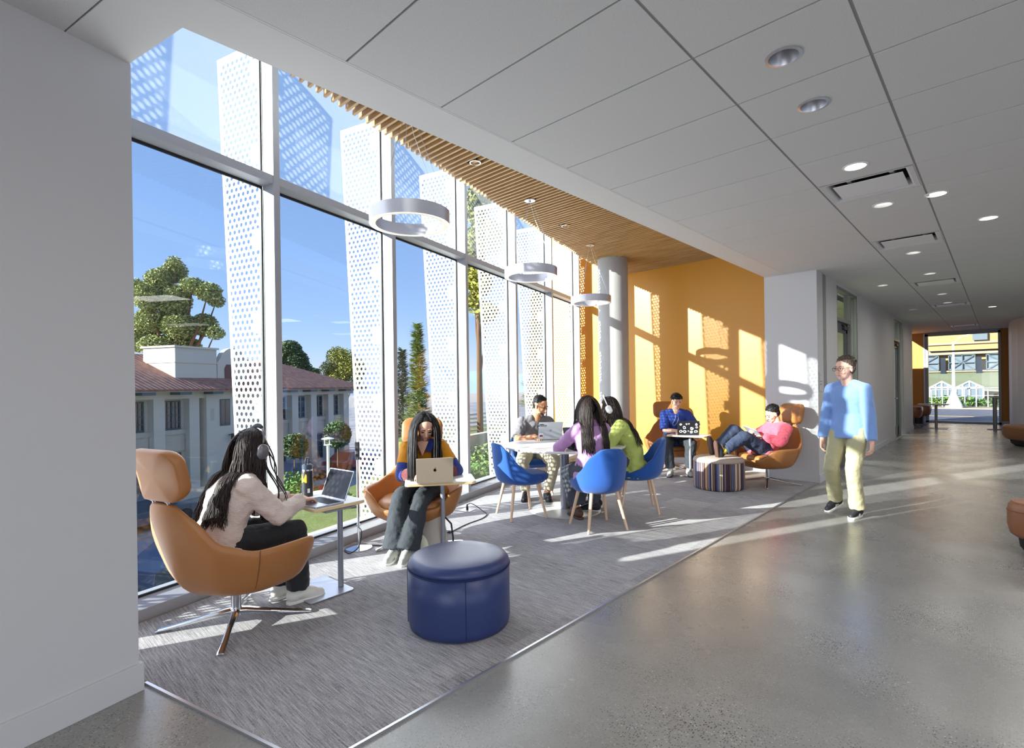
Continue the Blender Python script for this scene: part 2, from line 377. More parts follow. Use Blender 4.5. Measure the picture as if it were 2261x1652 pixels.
M['stripgrey'] = mat('ceiling_strip', (150, 150, 150), .7)
M['greyjoint'] = mat('ceiling_joint', (52, 52, 52), .9)
ceiling()
# slatted wood ceiling over the window bay
def slats():
    b = MB(); k = 0; y = .78
    while y < 8.85:
        xe = (-2.945 - y * math.sin(TH)) / math.cos(TH)
        b.bx((min(xe, -2.62), y, 3.595), (-2.60, y + .021, 3.685)); y += .0695; k += 1
    struct(b, 'ceiling', 'slat')
    b = MB()
    p = [ST(-2.99, .3), ST(-2.99, 9.9)]
    b.prism([(-2.592, .60), (-2.592, 8.88), (ST(-3.0, 9.4).x, 8.88), (ST(-3.0, .7).x, .60)], 3.74, 3.78); struct(b, 'ceiling', 'black')
    b = MB()                                              # carrier rails across the slats
    for x in (-3.1, -3.75, -4.4, -5.05):
        y0 = max(.8, (-2.99 - x * math.cos(TH)) / math.sin(TH))
        if y0 < 8.6: b.bx((x - .012, y0, 3.69), (x + .012, 8.87, 3.735))
    struct(b, 'ceiling', 'black')
    # fascia from the slat edge up to the head of the glass and roof over it
    b = MB(); a, c = ST(-2.97, .35), ST(-2.97, 9.95); d = c - a
    b.box((a + c) / 2 + Vector((0, 0, 4.2)), (d.length, .05, .98), rz=math.atan2(d.y, d.x)); struct(b, 'wall_window_head', 'gyp')
    b = MB(); P = [ST(-3.80, -2.2), ST(-2.4, -2.2), ST(-2.4, 11), ST(-3.80, 11)]
    b.prism([(p_.x, p_.y) for p_ in P], 4.68, 4.80); struct(b, 'ceiling', 'gyp')
slats()
# walls
def walls():
    # near left wall: runs with the glass, ends in a free corner
    a = Vector((-3.058, .565, 0)); d = -G; b_ = a + d * 9.0
    q = MB(); n_ = -N
    q.prism([(p.x, p.y) for p in (a, b_, b_ + n_ * .16, a + n_ * .16)], 0, CZ); struct(q, 'wall_left', 'wall')
    q = MB(); o_ = N * .016
    q.prism([(p.x, p.y) for p in (a + o_ + G * .016, b_ + o_, b_ + n_ * .01, a + n_ * .17 + G * .016)], 0, .135); struct(q, 'baseboard_left', 'wall', bevel=.003)
    # return of the wall to the glass behind it
    q = MB(); q.prism([(p.x, p.y) for p in (ST(-2.90, .80), ST(-3.745, .80), ST(-3.745, .93), ST(-2.90, .93))], 0, 4.7); struct(q, 'wall_left_return', 'wall')
    q = MB(); q.prism([(p.x, p.y) for p in (ST(-2.4, 1.0), ST(-3.745, .93), ST(-3.745, .80), ST(-2.4, .85))], CZ + .29, 4.7); struct(q, 'wall_left_upper', 'wall')
    # end wall of the bay: orange, with a white corner panel
    q = MB(); q.bx((-7.2, 8.88, 0), (-2.40, 9.08, 4.7)); struct(q, 'wall_back', 'orange')
    q = MB(); q.bx((-6.4, 8.865, 0), (-2.6, 8.881, .115)); struct(q, 'baseboard_back', 'wall')
    q = MB(); q.bx((-2.60, 8.37, 0), (-1.893, 8.90, 3.62)); q.bx((-2.40, 8.7, 0), (-1.893, 9.62, CZ)); struct(q, 'wall_corner', 'wall')
    q = MB(); q.bx((-2.61, 8.357, 0), (-1.88, 8.372, .115)); q.bx((-1.895, 8.357, 0), (-1.879, 9.62, .115)); struct(q, 'baseboard_corner', 'wall', bevel=.003)
    # corridor, left side
    q = MB(); X = -1.893
    q.bx((-2.1, 11.27, 0), (X, 15.74, CZ)); q.bx((-2.1, 17.38, 0), (X, 19.35, CZ)); q.bx((-2.1, 9.6, 3.0), (X, 11.3, CZ + .02)); q.bx((-2.1, 15.7, 2.98), (X, 17.4, CZ + .02))
    struct(q, 'wall_corridor', 'wall')
    q = MB()
    for y0, y1 in ((11.27, 15.74), (17.38, 19.36)): q.bx((X - .01, y0, 0), (X + .014, y1, .115))
    struct(q, 'baseboard_corridor', 'wall', bevel=.003)
    q = MB(); q.bx((-4.6, 9.55, 0), (-4.5, 18.5, CZ)); q.bx((-4.5, 9.5, 0), (-2.4, 9.6, CZ)); q.bx((-4.5, 13.4, 0), (-2.1, 13.5, CZ)); q.bx((-4.5, 18.4, 0), (-2.1, 18.5, CZ)); q.bx((-4.6, 9.5, CZ), (-2.1, 18.5, CZ + .02)); struct(q, 'wall_side_rooms', 'roomgreen')
    # far end of the corridor
    q = MB(); q.bx((-4.2, 22.62, 0), (-1.87, 22.75, CZ)); q.bx((.01, 22.62, 0), (.20, 22.75, CZ)); q.bx((-4.2, 19.3, 0), (-4.1, 22.7, CZ)); q.bx((-4.2, 19.28, 0), (-2.1, 19.35, CZ)); struct(q, 'wall_end', 'orangedk')
    q = MB(); q.bx((-4.1, 22.60, 0), (-1.90, 22.622, .1)); q.bx((.03, 22.60, 0), (.19, 22.622, .1)); struct(q, 'baseboard_end', 'wall')
    # curved white wall on the right of the corridor end
    q = MB(); poly = [(.20, 22.75), (.20, 20.4)] + [(.20 + 2.4 * (1 - math.cos(R(a_))), 20.4 - 3.4 * math.sin(R(a_))) for a_ in range(10, 61, 10)] + [(3.2, 16.6), (3.2, 22.75)]
    q.prism(poly, 0, CZ); struct(q, 'wall_right', 'wall')
    # the rest of the lobby, to the right of and behind the camera
    q = MB(); q.bx((3.2, 16.6, 0), (8.6, 16.75, CZ)); q.bx((8.5, -6.6, 0), (8.6, 16.7, .12)); q.bx((8.5, -6.6, 2.9), (8.6, 16.7, CZ)); q.bx((8.5, 6.0, 0), (8.6, 16.7, CZ)); q.bx((-6, -6.7, 0), (-2.6, -6.6, CZ)); q.bx((-2.6, -6.7, 0), (8.6, -6.6, .12)); q.bx((-2.6, -6.7, 2.9), (8.6, -6.6, CZ)); struct(q, 'wall_lobby', 'wall')
M['roomgreen'] = mat('side_room_paint', (206, 208, 176), .7)
M['orangedk'] = mat('ochre_paint', (190, 124, 34), .5)
walls()
# curtain wall
TM = [-.02, 1.40, 2.85, 4.28, 5.71, 7.14, 8.57, 10.0]
def curtain():
    zt = 4.66
    for k in range(0, 7):
        t0 = TM[k] if k >= 0 else -1.45; t1 = TM[k + 1]
        root = empty('window_%d' % (k + 1)); tag(root, kind='structure')
        def sbox(mb, s0, s1, ta, tb, z0, z1):
            c = ST((s0 + s1) / 2, (ta + tb) / 2, (z0 + z1) / 2); mb.box(c, (abs(s1 - s0), abs(tb - ta), z1 - z0), rz=TH)
        q = MB(); sbox(q, -3.735, -3.60, t1 - .03, t1 + .03, .02, zt); q.build('mullion', 'alum', root, bevel=.003)
        q = MB(); sbox(q, -3.735, -3.605, t0 + .03, t1 - .03, 3.114, 3.182); q.build('transom', 'alum', root, bevel=.003)
        q = MB(); sbox(q, -3.735, -3.60, t0 + .03, t1 - .03, 4.6, zt); q.build('head_rail', 'alum', root)
        q = MB(); sbox(q, -3.75, -3.735, t0 + .03, t1 - .03, 3.095, 3.12); sbox(q, -3.75, -3.735, t0 + .03, t1 - .03, .10, .118); sbox(q, -3.75, -3.735, t1 - .045, t1 - .03, .10, zt); q.build('gasket', 'dark', root)
        q = MB(); sbox(q, -3.748, -3.742, t0 + .02, t1 - .02, .10, 3.13); g1 = q.build('glass_pane', 'glass', root)
        q = MB(); sbox(q, -3.748, -3.742, t0 + .02, t1 - .02, 3.16, zt - .04); g2 = q.build('fritted_pane', 'frit', root)
    a, c = ST(-3.585, -2.4), ST(-3.585, 10.05)
    q = MB()
    for t in (-2.4, 10.05): pass
    pts = [(-3.585, 0), (-3.585, .078), (-3.60, .082), (-3.745, .105), (-3.745, 0)]
    r0 = [ST(s, -2.4, z) for s, z in pts]; r1 = [ST(s, 9.93, z) for s, z in pts]
    q.rings([r0, r1]); struct(q, 'trim_2', 'alum')
    q = MB(); q.box(ST(-3.83, 3.8, -.1), (.17, 12.6, .36), rz=TH); struct(q, 'trim_3', 'alum')
    # slab edge and wall of the storey below
    q = MB(); q.box(ST(-3.70, 3.8, -2.5), (.2, 13.5, 4.4), rz=TH); struct(q, 'wall_lower_storey', 'extgrey')
M['extgrey'] = mat('outside_render', (190, 188, 182), .8)
curtain()
def fins():
    grp = 'perforated sunshade fins outside the glass'
    nm = {0: 'hidden', 1: 'x'}
    lab = ['perforated white sunshade fin beside the near white wall, first along the glass', 'perforated white sunshade fin before the near end of the glass', 'largest perforated white sunshade fin, beside the tree and tiled roof',
           'perforated white sunshade fin behind the woman in the yellow jacket', 'perforated white sunshade fin beside the pointed conifer', 'perforated white sunshade fin behind the seated man in grey',
           'perforated white sunshade fin behind the hanging ring farthest but one', 'perforated white sunshade fin farthest along the glass, next to the orange wall']
    for k, t in enumerate(TM):
        if k == 0: continue
        root = empty('sunshade_fin', ST(-3.78, t, 0), TH, lab[k], 'sunshade', grp)
        me = bpy.data.meshes.new('perforated_panel')
        # local: x = -u (outwards), z up
        V = [(0, 0, 0), (-.335, 0, 0), (-(.335 + .052 * 4.34), 0, 4.34), (0, 0, 4.34)]
        nz = 1; me.from_pydata(V, [], [(0, 1, 2, 3)]); uvl = me.uv_layers.new(name='UVMap')
        for i, (x, y, z) in enumerate(V): uvl.data[i].uv = (-x, z)
        me.materials.append(M['fin']); o = bpy.data.objects.new('perforated_panel', me); col.objects.link(o); o.parent = root
        q = MB()
        q.tube([(-.335 - .0, .0, .0), (-(.335 + .052 * 4.34), 0, 4.34)], .005, 6); q.tube([(-(.335 + .052 * 4.34), 0, 4.34), (0, 0, 4.34)], .005, 6); q.tube([(0, 0, 0), (-.335, 0, 0)], .005, 6)
        q.build('folded_edge', 'finwhite', root)
        q = MB(); q.bx((-.012, -.02, 0), (.035, .02, 4.34)); q.build('mounting_channel', 'finwhite', root)
        for j in range(7):
            z0 = (j - .27) * .705 + .01
            if z0 < 0: continue
            q = MB(); q.bx((-.118, -.011, z0), (-.01, .011, min(4.3, z0 + .15)))
            for bx_ in (-.095, -.035):
                for bz in (.04, .11):
                    if z0 + bz < 4.3: q.cyl((bx_, -.02, z0 + bz), (bx_, .02, z0 + bz), .009, n=8)
            if t > .5: q.build('bracket', 'finwhite', root)
fins()
# concrete column
q = MB(); q.cyl((-4.833, 7.673, .008), (-4.833, 7.673, 3.60), .255, n=64); q.cyl((-4.833, 7.673, 3.59), (-4.833, 7.673, 4.2), .24, n=32)
tag(q.build('concrete_column', 'concrete_col', smooth=True), 'round concrete column below the wooden slat ceiling', 'column')

# corridor doors and windows
def doors():
    X = -1.90
    for n_, (y0, y1, w_) in enumerate(((9.63, 11.27, 0), (15.74, 17.38, 0))):
        root = tag(empty('door_%d' % (n_ + 1), (X, y0, 0)), kind='structure')
        L_ = y1 - y0; q = MB(); ym = 1.05
        for y in (0, ym, L_ - .05): q.bx((-.10, y, 0), (0, y + .05, 3.0))
        q.bx((-.10, 0, 2.95), (0, L_, 3.0)); q.bx((-.10, 0, 2.44), (0, ym, 2.50)); q.build('frame', 'darkframe', root, bevel=.002)
        q = MB(); q.bx((-.05, .05, 2.5), (-.044, ym, 2.95)); q.bx((-.05, ym + .05, .1), (-.044, L_ - .05, 2.95)); q.build('sidelight_glass', 'glass', root)
        q = MB(); q.bx((-.09, .06, .02), (-.045, .18, 2.43)); q.bx((-.09, ym - .13, .02), (-.045, ym - .01, 2.43)); q.bx((-.09, .06, 2.28), (-.045, ym - .01, 2.43)); q.bx((-.09, .06, .02), (-.045, ym - .01, .26)); lf = q.build('door_leaf', 'darkframe2', root)
        q = MB(); q.bx((-.07, .18, .26), (-.064, ym - .13, 2.28)); q.build('door_glass', 'glass', root)
        q = MB(); q.bx((-.045, .62, 2.33), (-.01, .92, 2.39)); q.bx((-.04, .55, 2.40), (-.02, .75, 2.415)); q.build('door_closer', 'dark', root)
        q = MB(); q.bx((-.045, .10, .9), (-.02, .16, 1.12)); q.cyl((-.02, .13, 1.0), (.03, .13, 1.0), .011, n=10); q.cyl((.03, .13, 1.0), (.03, .24, 1.0), .01, n=10); q.build('door_handle', 'chrome', root)
        q = MB(); q.bx((-.10, 0, 0), (.02, L_, .012)); q.build('threshold', 'satin', root)
M['darkframe2'] = mat('dark_grey_door', (78, 80, 84), .4)
doors()
def end_window():
    root = tag(empty('window_9', (0, 22.6, 0)), kind='structure')
    x0, x1 = -1.87, .02
    q = MB()
    q.bx((x0, -.04, 0), (x0 + .09, .12, 3.0)); q.bx((x1 - .06, -.04, 0), (x1, .12, 3.0)); q.bx((x0, -.04, 2.93), (x1, .12, 3.05)); q.bx((x0, -.04, 0), (x1, .12, .06)); q.bx((x0, -.02, 2.36), (x1, .1, 2.42)); q.build('window_frame', 'darkframe', root)
    q = MB(); q.bx((x0 + .08, .03, .06), (x1 - .05, .036, 2.38)); q.bx((x0 + .08, .03, 2.42), (x1 - .05, .036, 2.94)); q.build('glass_pane', 'glass', root)
    q = MB(); q.bx((-1.905, -.06, 0), (-1.865, .12, 3.03)); q.build('jamb_lining', 'wall', root)
end_window()
# ================================================================== LIGHT FITTINGS
M['lampglow'] = mat('lamp_lens', (255, 250, 240), .4, emit=(255, 246, 232), estr=9)
M['lampdim'] = mat('lamp_lens_dim', (220, 220, 220), .4, emit=(255, 246, 232), estr=1.6)
M['ringglow'] = mat('ring_diffuser', (240, 226, 205), .5, emit=(255, 226, 190), estr=.25)
def area(parent, loc, sx, sy, e, colr=(1, .97, .93), rot=(0, 0, 0), name='lamp_light', spread=170):
    d = bpy.data.lights.new(name, 'AREA'); d.shape = 'RECTANGLE'; d.size = sx; d.size_y = sy; d.energy = e; d.color = colr; d.spread = R(spread)
    o = bpy.data.objects.new(name, d); col.objects.link(o); o.location = loc; o.rotation_euler = rot
    if parent: o.parent = parent
    return o
def downlight(x, y, on, label):
    r = empty('downlight', (x, y, CZ), 0, label, 'ceiling light', 'recessed downlights in the tile ceiling')
    q = MB(); q.rings([q.ring((0, 0, z), (0, 0, 1), rr, 32) for rr, z in ((.083, .002), (.083, -.004), (.068, -.006), (.056, .035), (.048, .06))], cap=False); q.build('trim_ring', 'finwhite' if on else 'satin', r, smooth=True)
    q = MB(); q.cyl((0, 0, .012 if on else .058), (0, 0, .068), .060 if on else .050, n=28); q.build('lens', 'lampglow' if on == 1 else ('lampdim' if on == 2 else 'black'), r)
    return r
DL = [(-.754, 2.763, 0, 'dark recessed downlight nearest the camera in the tile ceiling'), (-.764, 3.363, 0, 'unlit recessed downlight with silver rim, second from the camera'),
      (-.764, 4.548, 1, 'bright round downlight just before the nearest long ceiling air diffuser'), (-.754, 5.724, 2, 'pale round downlight just behind the nearest long air diffuser'),
      (-.38, 5.728, 1, 'bright round downlight to the right behind the nearest air diffuser'), (-.067, 6.959, 1, 'bright round downlight at the right edge, beside the second air diffuser'),
      (-.772, 8.161, 2, 'pale round downlight just behind the second air diffuser'), (-.751, 9.947, 2, 'small round downlight just before the third air diffuser'),
      (-1.414, 10.568, 2, 'small round downlight above the first side door'), (-.77, 12.491, 2, 'small round downlight just behind the third air diffuser'),
      (-.776, 13.98, 2, 'small round downlight just before the fourth air diffuser'), (-1.422, 14.79, 2, 'small round downlight near the second side door'), (-.11, 15.568, 1, 'lit round downlight right of the fourth air diffuser')]
for x, y, on, lb in DL: downlight(x, y, on, lb)
DIF = [(4.820, 'nearest and largest silver air diffuser in the ceiling strip'), (7.172, 'second silver air diffuser from the camera in the ceiling strip'), (10.70, 'third silver air diffuser from the camera, before the side door'),
       (14.23, 'fourth silver air diffuser from the camera in the ceiling strip'), (20.11, 'farthest silver air diffuser, just before the end window')]
def diffuser(y, label):
    r = empty('air_diffuser', (-.76, y + .294, CZ), 0, label, 'air vent', 'silver air diffusers in the ceiling strip')
    W, D = .305, .282
    q = MB(); o_ = [(-W, -D), (W, -D), (W, D), (-W, D)]; i_ = [(-W + .045, -D + .045), (W - .045, -D + .045), (W - .045, D - .045), (-W + .045, D - .045)]; j_ = [(-W + .06, -D + .06), (W - .06, -D + .06), (W - .06, D - .06), (-W + .06, D - .06)]
    q.rings([[Vector((x, yy, 0)) for x, yy in o_], [Vector((x, yy, .004)) for x, yy in i_], [Vector((x, yy, .055)) for x, yy in j_], [Vector((x, yy, .075)) for x, yy in j_]], cap=False)
    q.add([(x, yy, .002) for x, yy in ((-W - .01, -D - .012), (W + .01, -D - .012), (W + .01, D + .012), (-W - .01, D + .012))] + [(x, yy, .0021) for x, yy in o_], [(0, 1, 5, 4), (1, 2, 6, 5), (2, 3, 7, 6), (3, 0, 4, 7)])
    q.build('frame', 'ventgrey', r, bevel=.012)
    q = MB(); q.bx((-W, -D, .075), (W, D, .09)); q.build('plenum', 'black', r)
    q = MB(); q.bx((-W + .072, -D + .125, .006), (W - .072, D - .066, .012)); q.build('face_plate', 'chromeplate', r, bevel=.008)
    for x in (-.13, .15): q = MB(); q.bx((x, -D + .05, .02), (x + .03, D - .05, .06)); q.build('hanger', 'satin', r)
M['chromeplate'] = mat('brushed_plate', (222, 222, 224), .45)
M['ventgrey'] = mat('vent_paint', (205, 205, 207), .4)
for y, lb in DIF: diffuser(y, lb)
def pendant(x, y, z, label, canopy=True):
    z -= .015
    r = empty('ring_pendant', (x, y, z), 0, label, 'pendant lamp', 'silver ring pendants over the window bay')
    q = MB(); q.rings([q.ring((0, 0, zz), (0, 0, 1), rr, 96) for rr, zz in ((.305, -.045), (.305, .055), (.288, .055), (.288, -.045))], close=True); q.build('ring_body', 'satinpend', r, smooth=True)
    q = MB(); q.rings([q.ring((0, 0, zz), (0, 0, 1), rr, 96) for rr, zz in ((.287, -.044), (.287, -.030), (.262, -.030), (.262, -.044))], close=True); q.build('diffuser', 'ringglow', r, smooth=True)
    q = MB(); q.rings([q.ring((0, 0, zz), (0, 0, 1), rr, 96) for rr, zz in ((.261, -.045), (.261, -.020), (.258, -.020), (.258, -.045))], close=True); q.build('inner_rim', 'satinpend', r, smooth=True)
    h = 3.60 - z
    for k in range(3):
        a = R(40 + 120 * k); q = MB(); q.tube([(.296 * math.cos(a), .296 * math.sin(a), .05), (.02 * math.cos(a), .02 * math.sin(a), h)], .0016, 5); q.build('cable', 'satin', r)
    q = MB(); q.tube([(.29, .02, .05), (.24, .03, .2), (.06, .0, h * .75), (0, 0, h)], .0022, 5); q.build('power_cord', 'finwhite', r)
    q = MB(); q.lathe([(.001, h - .012), (.062, h - .012), (.062, h - .002), (.001, h - .002)], n=32); q.cyl((0, 0, h - .03), (0, 0, h - .01), .010, n=10); q.build('canopy', 'satin', r, smooth=True)
M['satinpend'] = mat('brushed_silver_paint', (206, 206, 214), .3, metal=.55)
pendant(-3.288, 2.36, 2.764, 'nearest and largest silver ring pendant, before the glass wall')
pendant(-3.93, 4.50, 2.765, 'middle silver ring pendant over the round table')
pendant(-4.55, 6.60, 2.760, 'farthest silver ring pendant in front of the concrete column')
for x, y, lb in ((-3.62, 3.36, 'nearer small spotlight set in the wooden slats'), (-4.22, 5.55, 'farther small spotlight set in the wooden slats')):
    r = empty('spotlight', (x, y, 3.6), 0, lb, 'ceiling light', 'spotlights in the slat ceiling')
    q = MB(); q.rings([q.ring((0, 0, zz), (0, 0, 1), rr, 28) for rr, zz in ((.05, .05), (.055, -.012), (.045, -.014), (.038, .05))], close=False, cap=False); q.build('rim', 'chrome', r, smooth=True)
    q = MB(); q.cyl((0, 0, .02), (0, 0, .06), .04, n=20); q.build('lens', 'lampdim', r)
    q = MB(); q.bx((-.075, -.07, .0), (-.06, .07, .03)); q.build('bracket', 'black', r)

# lighting of the lobby: unseen area lights added below the tile ceiling, in rows
for x in (.45, 2.9, 5.6):
    for y in (-4.2, -1.0, 2.2, 5.4, 8.6, 11.8):
        area(None, (x, y, CZ - .02), .9, .5, 18)
for y in (1.9, 9.3, 12.2, 15.0, 18.0): area(None, (-.76, y, CZ - .02), .45, .4, 5)
# added fill, as if from windows behind the camera and far right
area(None, (1.0, -6.64, 1.5), 7, 2.7, 150, (.95, .98, 1), (R(90), 0, 0), 'window_daylight', 180)
area(None, (8.54, -.3, 1.5), 12, 2.7, 90, (.95, .98, 1), (R(90), 0, R(90)), 'window_daylight', 180)
_w = ST(-3.50, 5.3, 1.85)
area(None, _w, 8.6, 3.3, 120, (.93, .97, 1), (R(90), 0, TH + R(90) + R(180)), 'window_daylight', 180)  # unseen panel added just inside the glass to strengthen its daylight
for x, y in ((-3.3, 10.8), (-3.3, 16)): area(None, (x, y, CZ - .05), .8, .8, 70, (1, .99, .92))

# ================================================================== FURNITURE
def bowl(nu, prof):
    """upholstered shell: prof(phi) -> list of (radius, height) from the bottom centre out to the rim, phi = 0 at the back"""
    rows = []
    for i in range(nu):
        phi = 2 * math.pi * i / nu; rows.append([Vector((r_ * math.sin(phi) * sx, -r_ * math.cos(phi), z)) for r_, z, sx in prof(phi)])
    nv = len(rows[0]); b = MB(); vs = [p for r_ in rows for p in r_]; fs = []
    for i in range(nu):
        j = (i + 1) % nu
        for k in range(nv - 1): fs.append((i * nv + k, j * nv + k, j * nv + k + 1, i * nv + k + 1))
    return b.add(vs, fs)
def interp(x, pts):
    for (a, va), (b_, vb) in zip(pts, pts[1:]):
        if x <= b_:
            q = (x - a) / (b_ - a); q = q * q * (3 - 2 * q)
            return va + (vb - va) * q
    return pts[-1][1]
def lounge_chair(loc, az, label, mname='leather', rec=0):
    r = empty('swivel_lounge_chair', (loc[0], loc[1], .008), az - R(90), label, 'armchair', 'tan swivel lounge chairs')
    def prof(phi):
        d = abs((math.degrees(phi) + 180) % 360 - 180)          # 0 back, 180 front
        zr = interp(d, [(0, .845), (14, .84), (26, .76), (46, .60), (70, .54), (112, .545), (126, .52), (142, .385), (180, .36)])
        rr = interp(d, [(0, .45), (24, .43), (60, .43), (90, .44), (118, .485), (140, .44), (180, .39)])
        lean = interp(d, [(0, 1), (40, .75), (80, .45), (125, .5), (145, .1), (180, 0)])
        sx = interp(d, [(0, 1), (180, 1)])
        out = []
        A_ = ((.0, .0), (.26, .004), (.46, .02), (.60, .07), (.68, .15), (.77, .30), (.86, .52), (.95, .77), (1, 1))
        B_ = ((.0, .0), (.3, .004), (.54, .03), (.70, .09), (.79, .18), (.87, .34), (.93, .54), (.98, .77), (1, 1))
        wb = interp(d, [(0, 0), (25, 0), (95, 1), (180, 1)])
        for (qa, za), (qb, zb) in zip(A_, B_):
            q = qa + (qb - qa) * wb; zq = za + (zb - za) * wb
            z = .255 + (zr - .255) * zq
            out.append((rr * (q if q < .8 else q * (1 - .06 * (1 - lean))), z, sx))
        return out
    o = bowl(48, prof).build('shell', mname, r, smooth='all')
    sol = o.modifiers.new('thick', 'SOLIDIFY'); sol.thickness = .042; sol.offset = 0; ms_ = o.modifiers.new('sub', 'SUBSURF'); ms_.levels = 1; ms_.render_levels = 1
    # seat cushion
    q = MB(); P = rrect(.64, .62, .2, 6)
    rs = []
    for sc, z in ((.5, .315), (.9, .32), (.99, .345), (1, .385), (.97, .415), (.85, .428), (.4, .435)):
        rs.append([Vector((x * sc, y * sc + .03, z)) for x, y in P])
    q.rings(rs); q.build('seat_cushion', mname, r, smooth='all')
    # headrest on two posts
    q = MB(); P = rrect(.42, .29, .09, 7); rs = []
    for sc, y in ((.86, -.036), (.97, -.03), (1, -.012), (1, .010), (.965, .032), (.84, .045)):
        rs.append([Vector((x * sc, y + .05 * (x / .22) ** 2, z * sc)) for x, z in P])
    q.rings(rs); q.build('headrest', mname, r, smooth='all', loc=(0, -.47, .985), rot=(R(12), 0, 0), subd=1)
    for s in (-1, 1):
        q = MB(); q.cyl((s * .07, -.425, .81), (s * .07, -.455, .90), .007, n=10); q.cyl((s * .07, -.436, .848), (s * .07, -.439, .856), .014, n=12); q.build('headrest_post', 'chrome', r, smooth=True)
    # piping seams
    pts = []
    for i in range(49):
        phi = 2 * math.pi * i / 48; pr = prof(phi)[-1]; pts.append((pr[0] * math.sin(phi), -pr[0] * math.cos(phi), pr[1] + .018))
    for s in (-1, 1):
        q = MB(); pp = []
        for k in range(2, 9):
            phi = R(180 + s * 108); pr = prof(phi)[k]; pp.append(((pr[0] + .022) * math.sin(phi), -(pr[0] + .022) * math.cos(phi), pr[1]))
        q.tube(pp, .0022, 5); q.build('seam', 'seam', r)
    # swivel column and four-star base
    q = MB(); q.cyl((0, 0, .07), (0, 0, .26), .030, n=24); q.cyl((0, 0, .05), (0, 0, .095), .036, .032, n=24); q.build('column', 'chrome', r, smooth=True)
    q = MB(); q.lathe([(.001, .235), (.12, .24), (.16, .262), (.001, .265)], n=24); q.build('swivel_plate', 'dark', r, smooth=True)
    for k in range(4):
        a = R(45 + 90 * k); d = Vector((math.cos(a), math.sin(a), 0)); n_ = Vector((-d.y, d.x, 0)); rs = []
        for u, zc, w_, h_ in ((.0, .075, .026, .022), (.06, .07, .022, .020), (.20, .045, .016, .014), (.34, .024, .018, .009), (.42, .014, .020, .007), (.435, .010, .019, .005)):
            rs.append([d * u + n_ * (w_ * x) + Vector((0, 0, zc + h_ * z)) for x, z in ((-1, -.7), (1, -.7), (1, .3), (.5, 1), (-.5, 1), (-1, .3))])
        q = MB(); q.rings(rs); q.build('leg', 'chrome', r, bevel=.002)
    return r
def blue_chair(loc, az, label):
    r = empty('blue_tub_chair', (loc[0], loc[1], .008), az - R(90), label, 'chair', 'blue felt chairs around the round table')
    def prof(phi):
        d = abs((math.degrees(phi) + 180) % 360 - 180)
        zr = interp(d, [(0, .83), (22, .825), (42, .75), (66, .60), (92, .505), (120, .46), (180, .44)])
        rr = interp(d, [(0, .305), (40, .30), (80, .27), (120, .28), (150, .31), (180, .27)])
        lean = interp(d, [(0, 1), (60, .6), (100, .2), (180, 0)])
        sx = interp(d, [(0, .92), (90, .98), (180, 1.0)])
        out = []
        for q, zq in ((.0, 0), (.35, .0), (.62, .02), (.82, .10), (.90, .28), (.94, .5), (.98, .76), (1, .95), (1.0, 1)):
            out.append((rr * q * (1 - .06 * (1 - lean) * (q > .8)), .375 + (zr - .375) * zq, sx))
        return out
    o = bowl(40, prof).build('shell', 'bluefab', r, smooth='all')
    sol = o.modifiers.new('thick', 'SOLIDIFY'); sol.thickness = .034; sol.offset = 0; ms_ = o.modifiers.new('sub', 'SUBSURF'); ms_.levels = 1; ms_.render_levels = 1
    q = MB(); P = rrect(.46, .50, .16, 6); rs = []
    for sc, z in ((.6, .40), (.93, .405), (1, .43), (1, .455), (.95, .478), (.8, .486), (.4, .49)):
        rs.append([Vector((x * sc, y * sc + .055, z)) for x, y in P])
    q.rings(rs); q.build('seat_cushion', 'bluefab', r, smooth='all')
    for sx, sy in ((-1, 1), (1, 1), (-1, -1), (1, -1)):
        q = MB(); q.cyl((sx * .215, sy * .21 + .01, 0), (sx * .135, sy * .135 + .01, .40), .0125, .019, n=16); q.build('leg', 'beech', r, smooth=True)
    return r
def side_table(loc, az, top_c, label, grp='small C-shaped laptop tables'):
    """loc = post foot; az = direction from the user; top centre offset towards the user"""
    r = empty('laptop_table', (loc[0], loc[1], .008), az - R(90), label, 'table', grp)
    H_ = .612
    q = MB(); q.rings([[Vector((x + top_c[0], y + top_c[1], z)) for x, y in rrect(.60 - i, .40 - i, .04)] for z, i in ((H_ + .003, .01), (H_ + .006, 0), (H_ + .022, 0), (H_ + .0255, .008))]); tp = q.build('table_top', 'maple', r)
    q = MB(); q.rings([[Vector((x + top_c[0], y + top_c[1], z)) for x, y in rrect(.592, .392, .036)] for z in (H_ + .0255, H_ + .0275)]); q.build('laminate', 'lamtop', r)
    q = MB(); q.cyl((0, 0, .012), (0, 0, H_), .020, n=24); q.cyl((0, 0, .33), (0, 0, .336), .0206, n=24); q.build('post', 'greymetal', r, smooth=True)
    q = MB(); q.bx((-.16, -.20, H_ - .012), (.16, .02, H_ + .002)); q.build('top_bracket', 'greymetal', r)
    q = MB(); q.rings([[Vector((x + top_c[0] * .6, y - .13, z)) for x, y in rrect(.42, .34, .03)] for z in (.002, .010)]); q.build('base_plate', 'plate', r, bevel=.002)
    return r
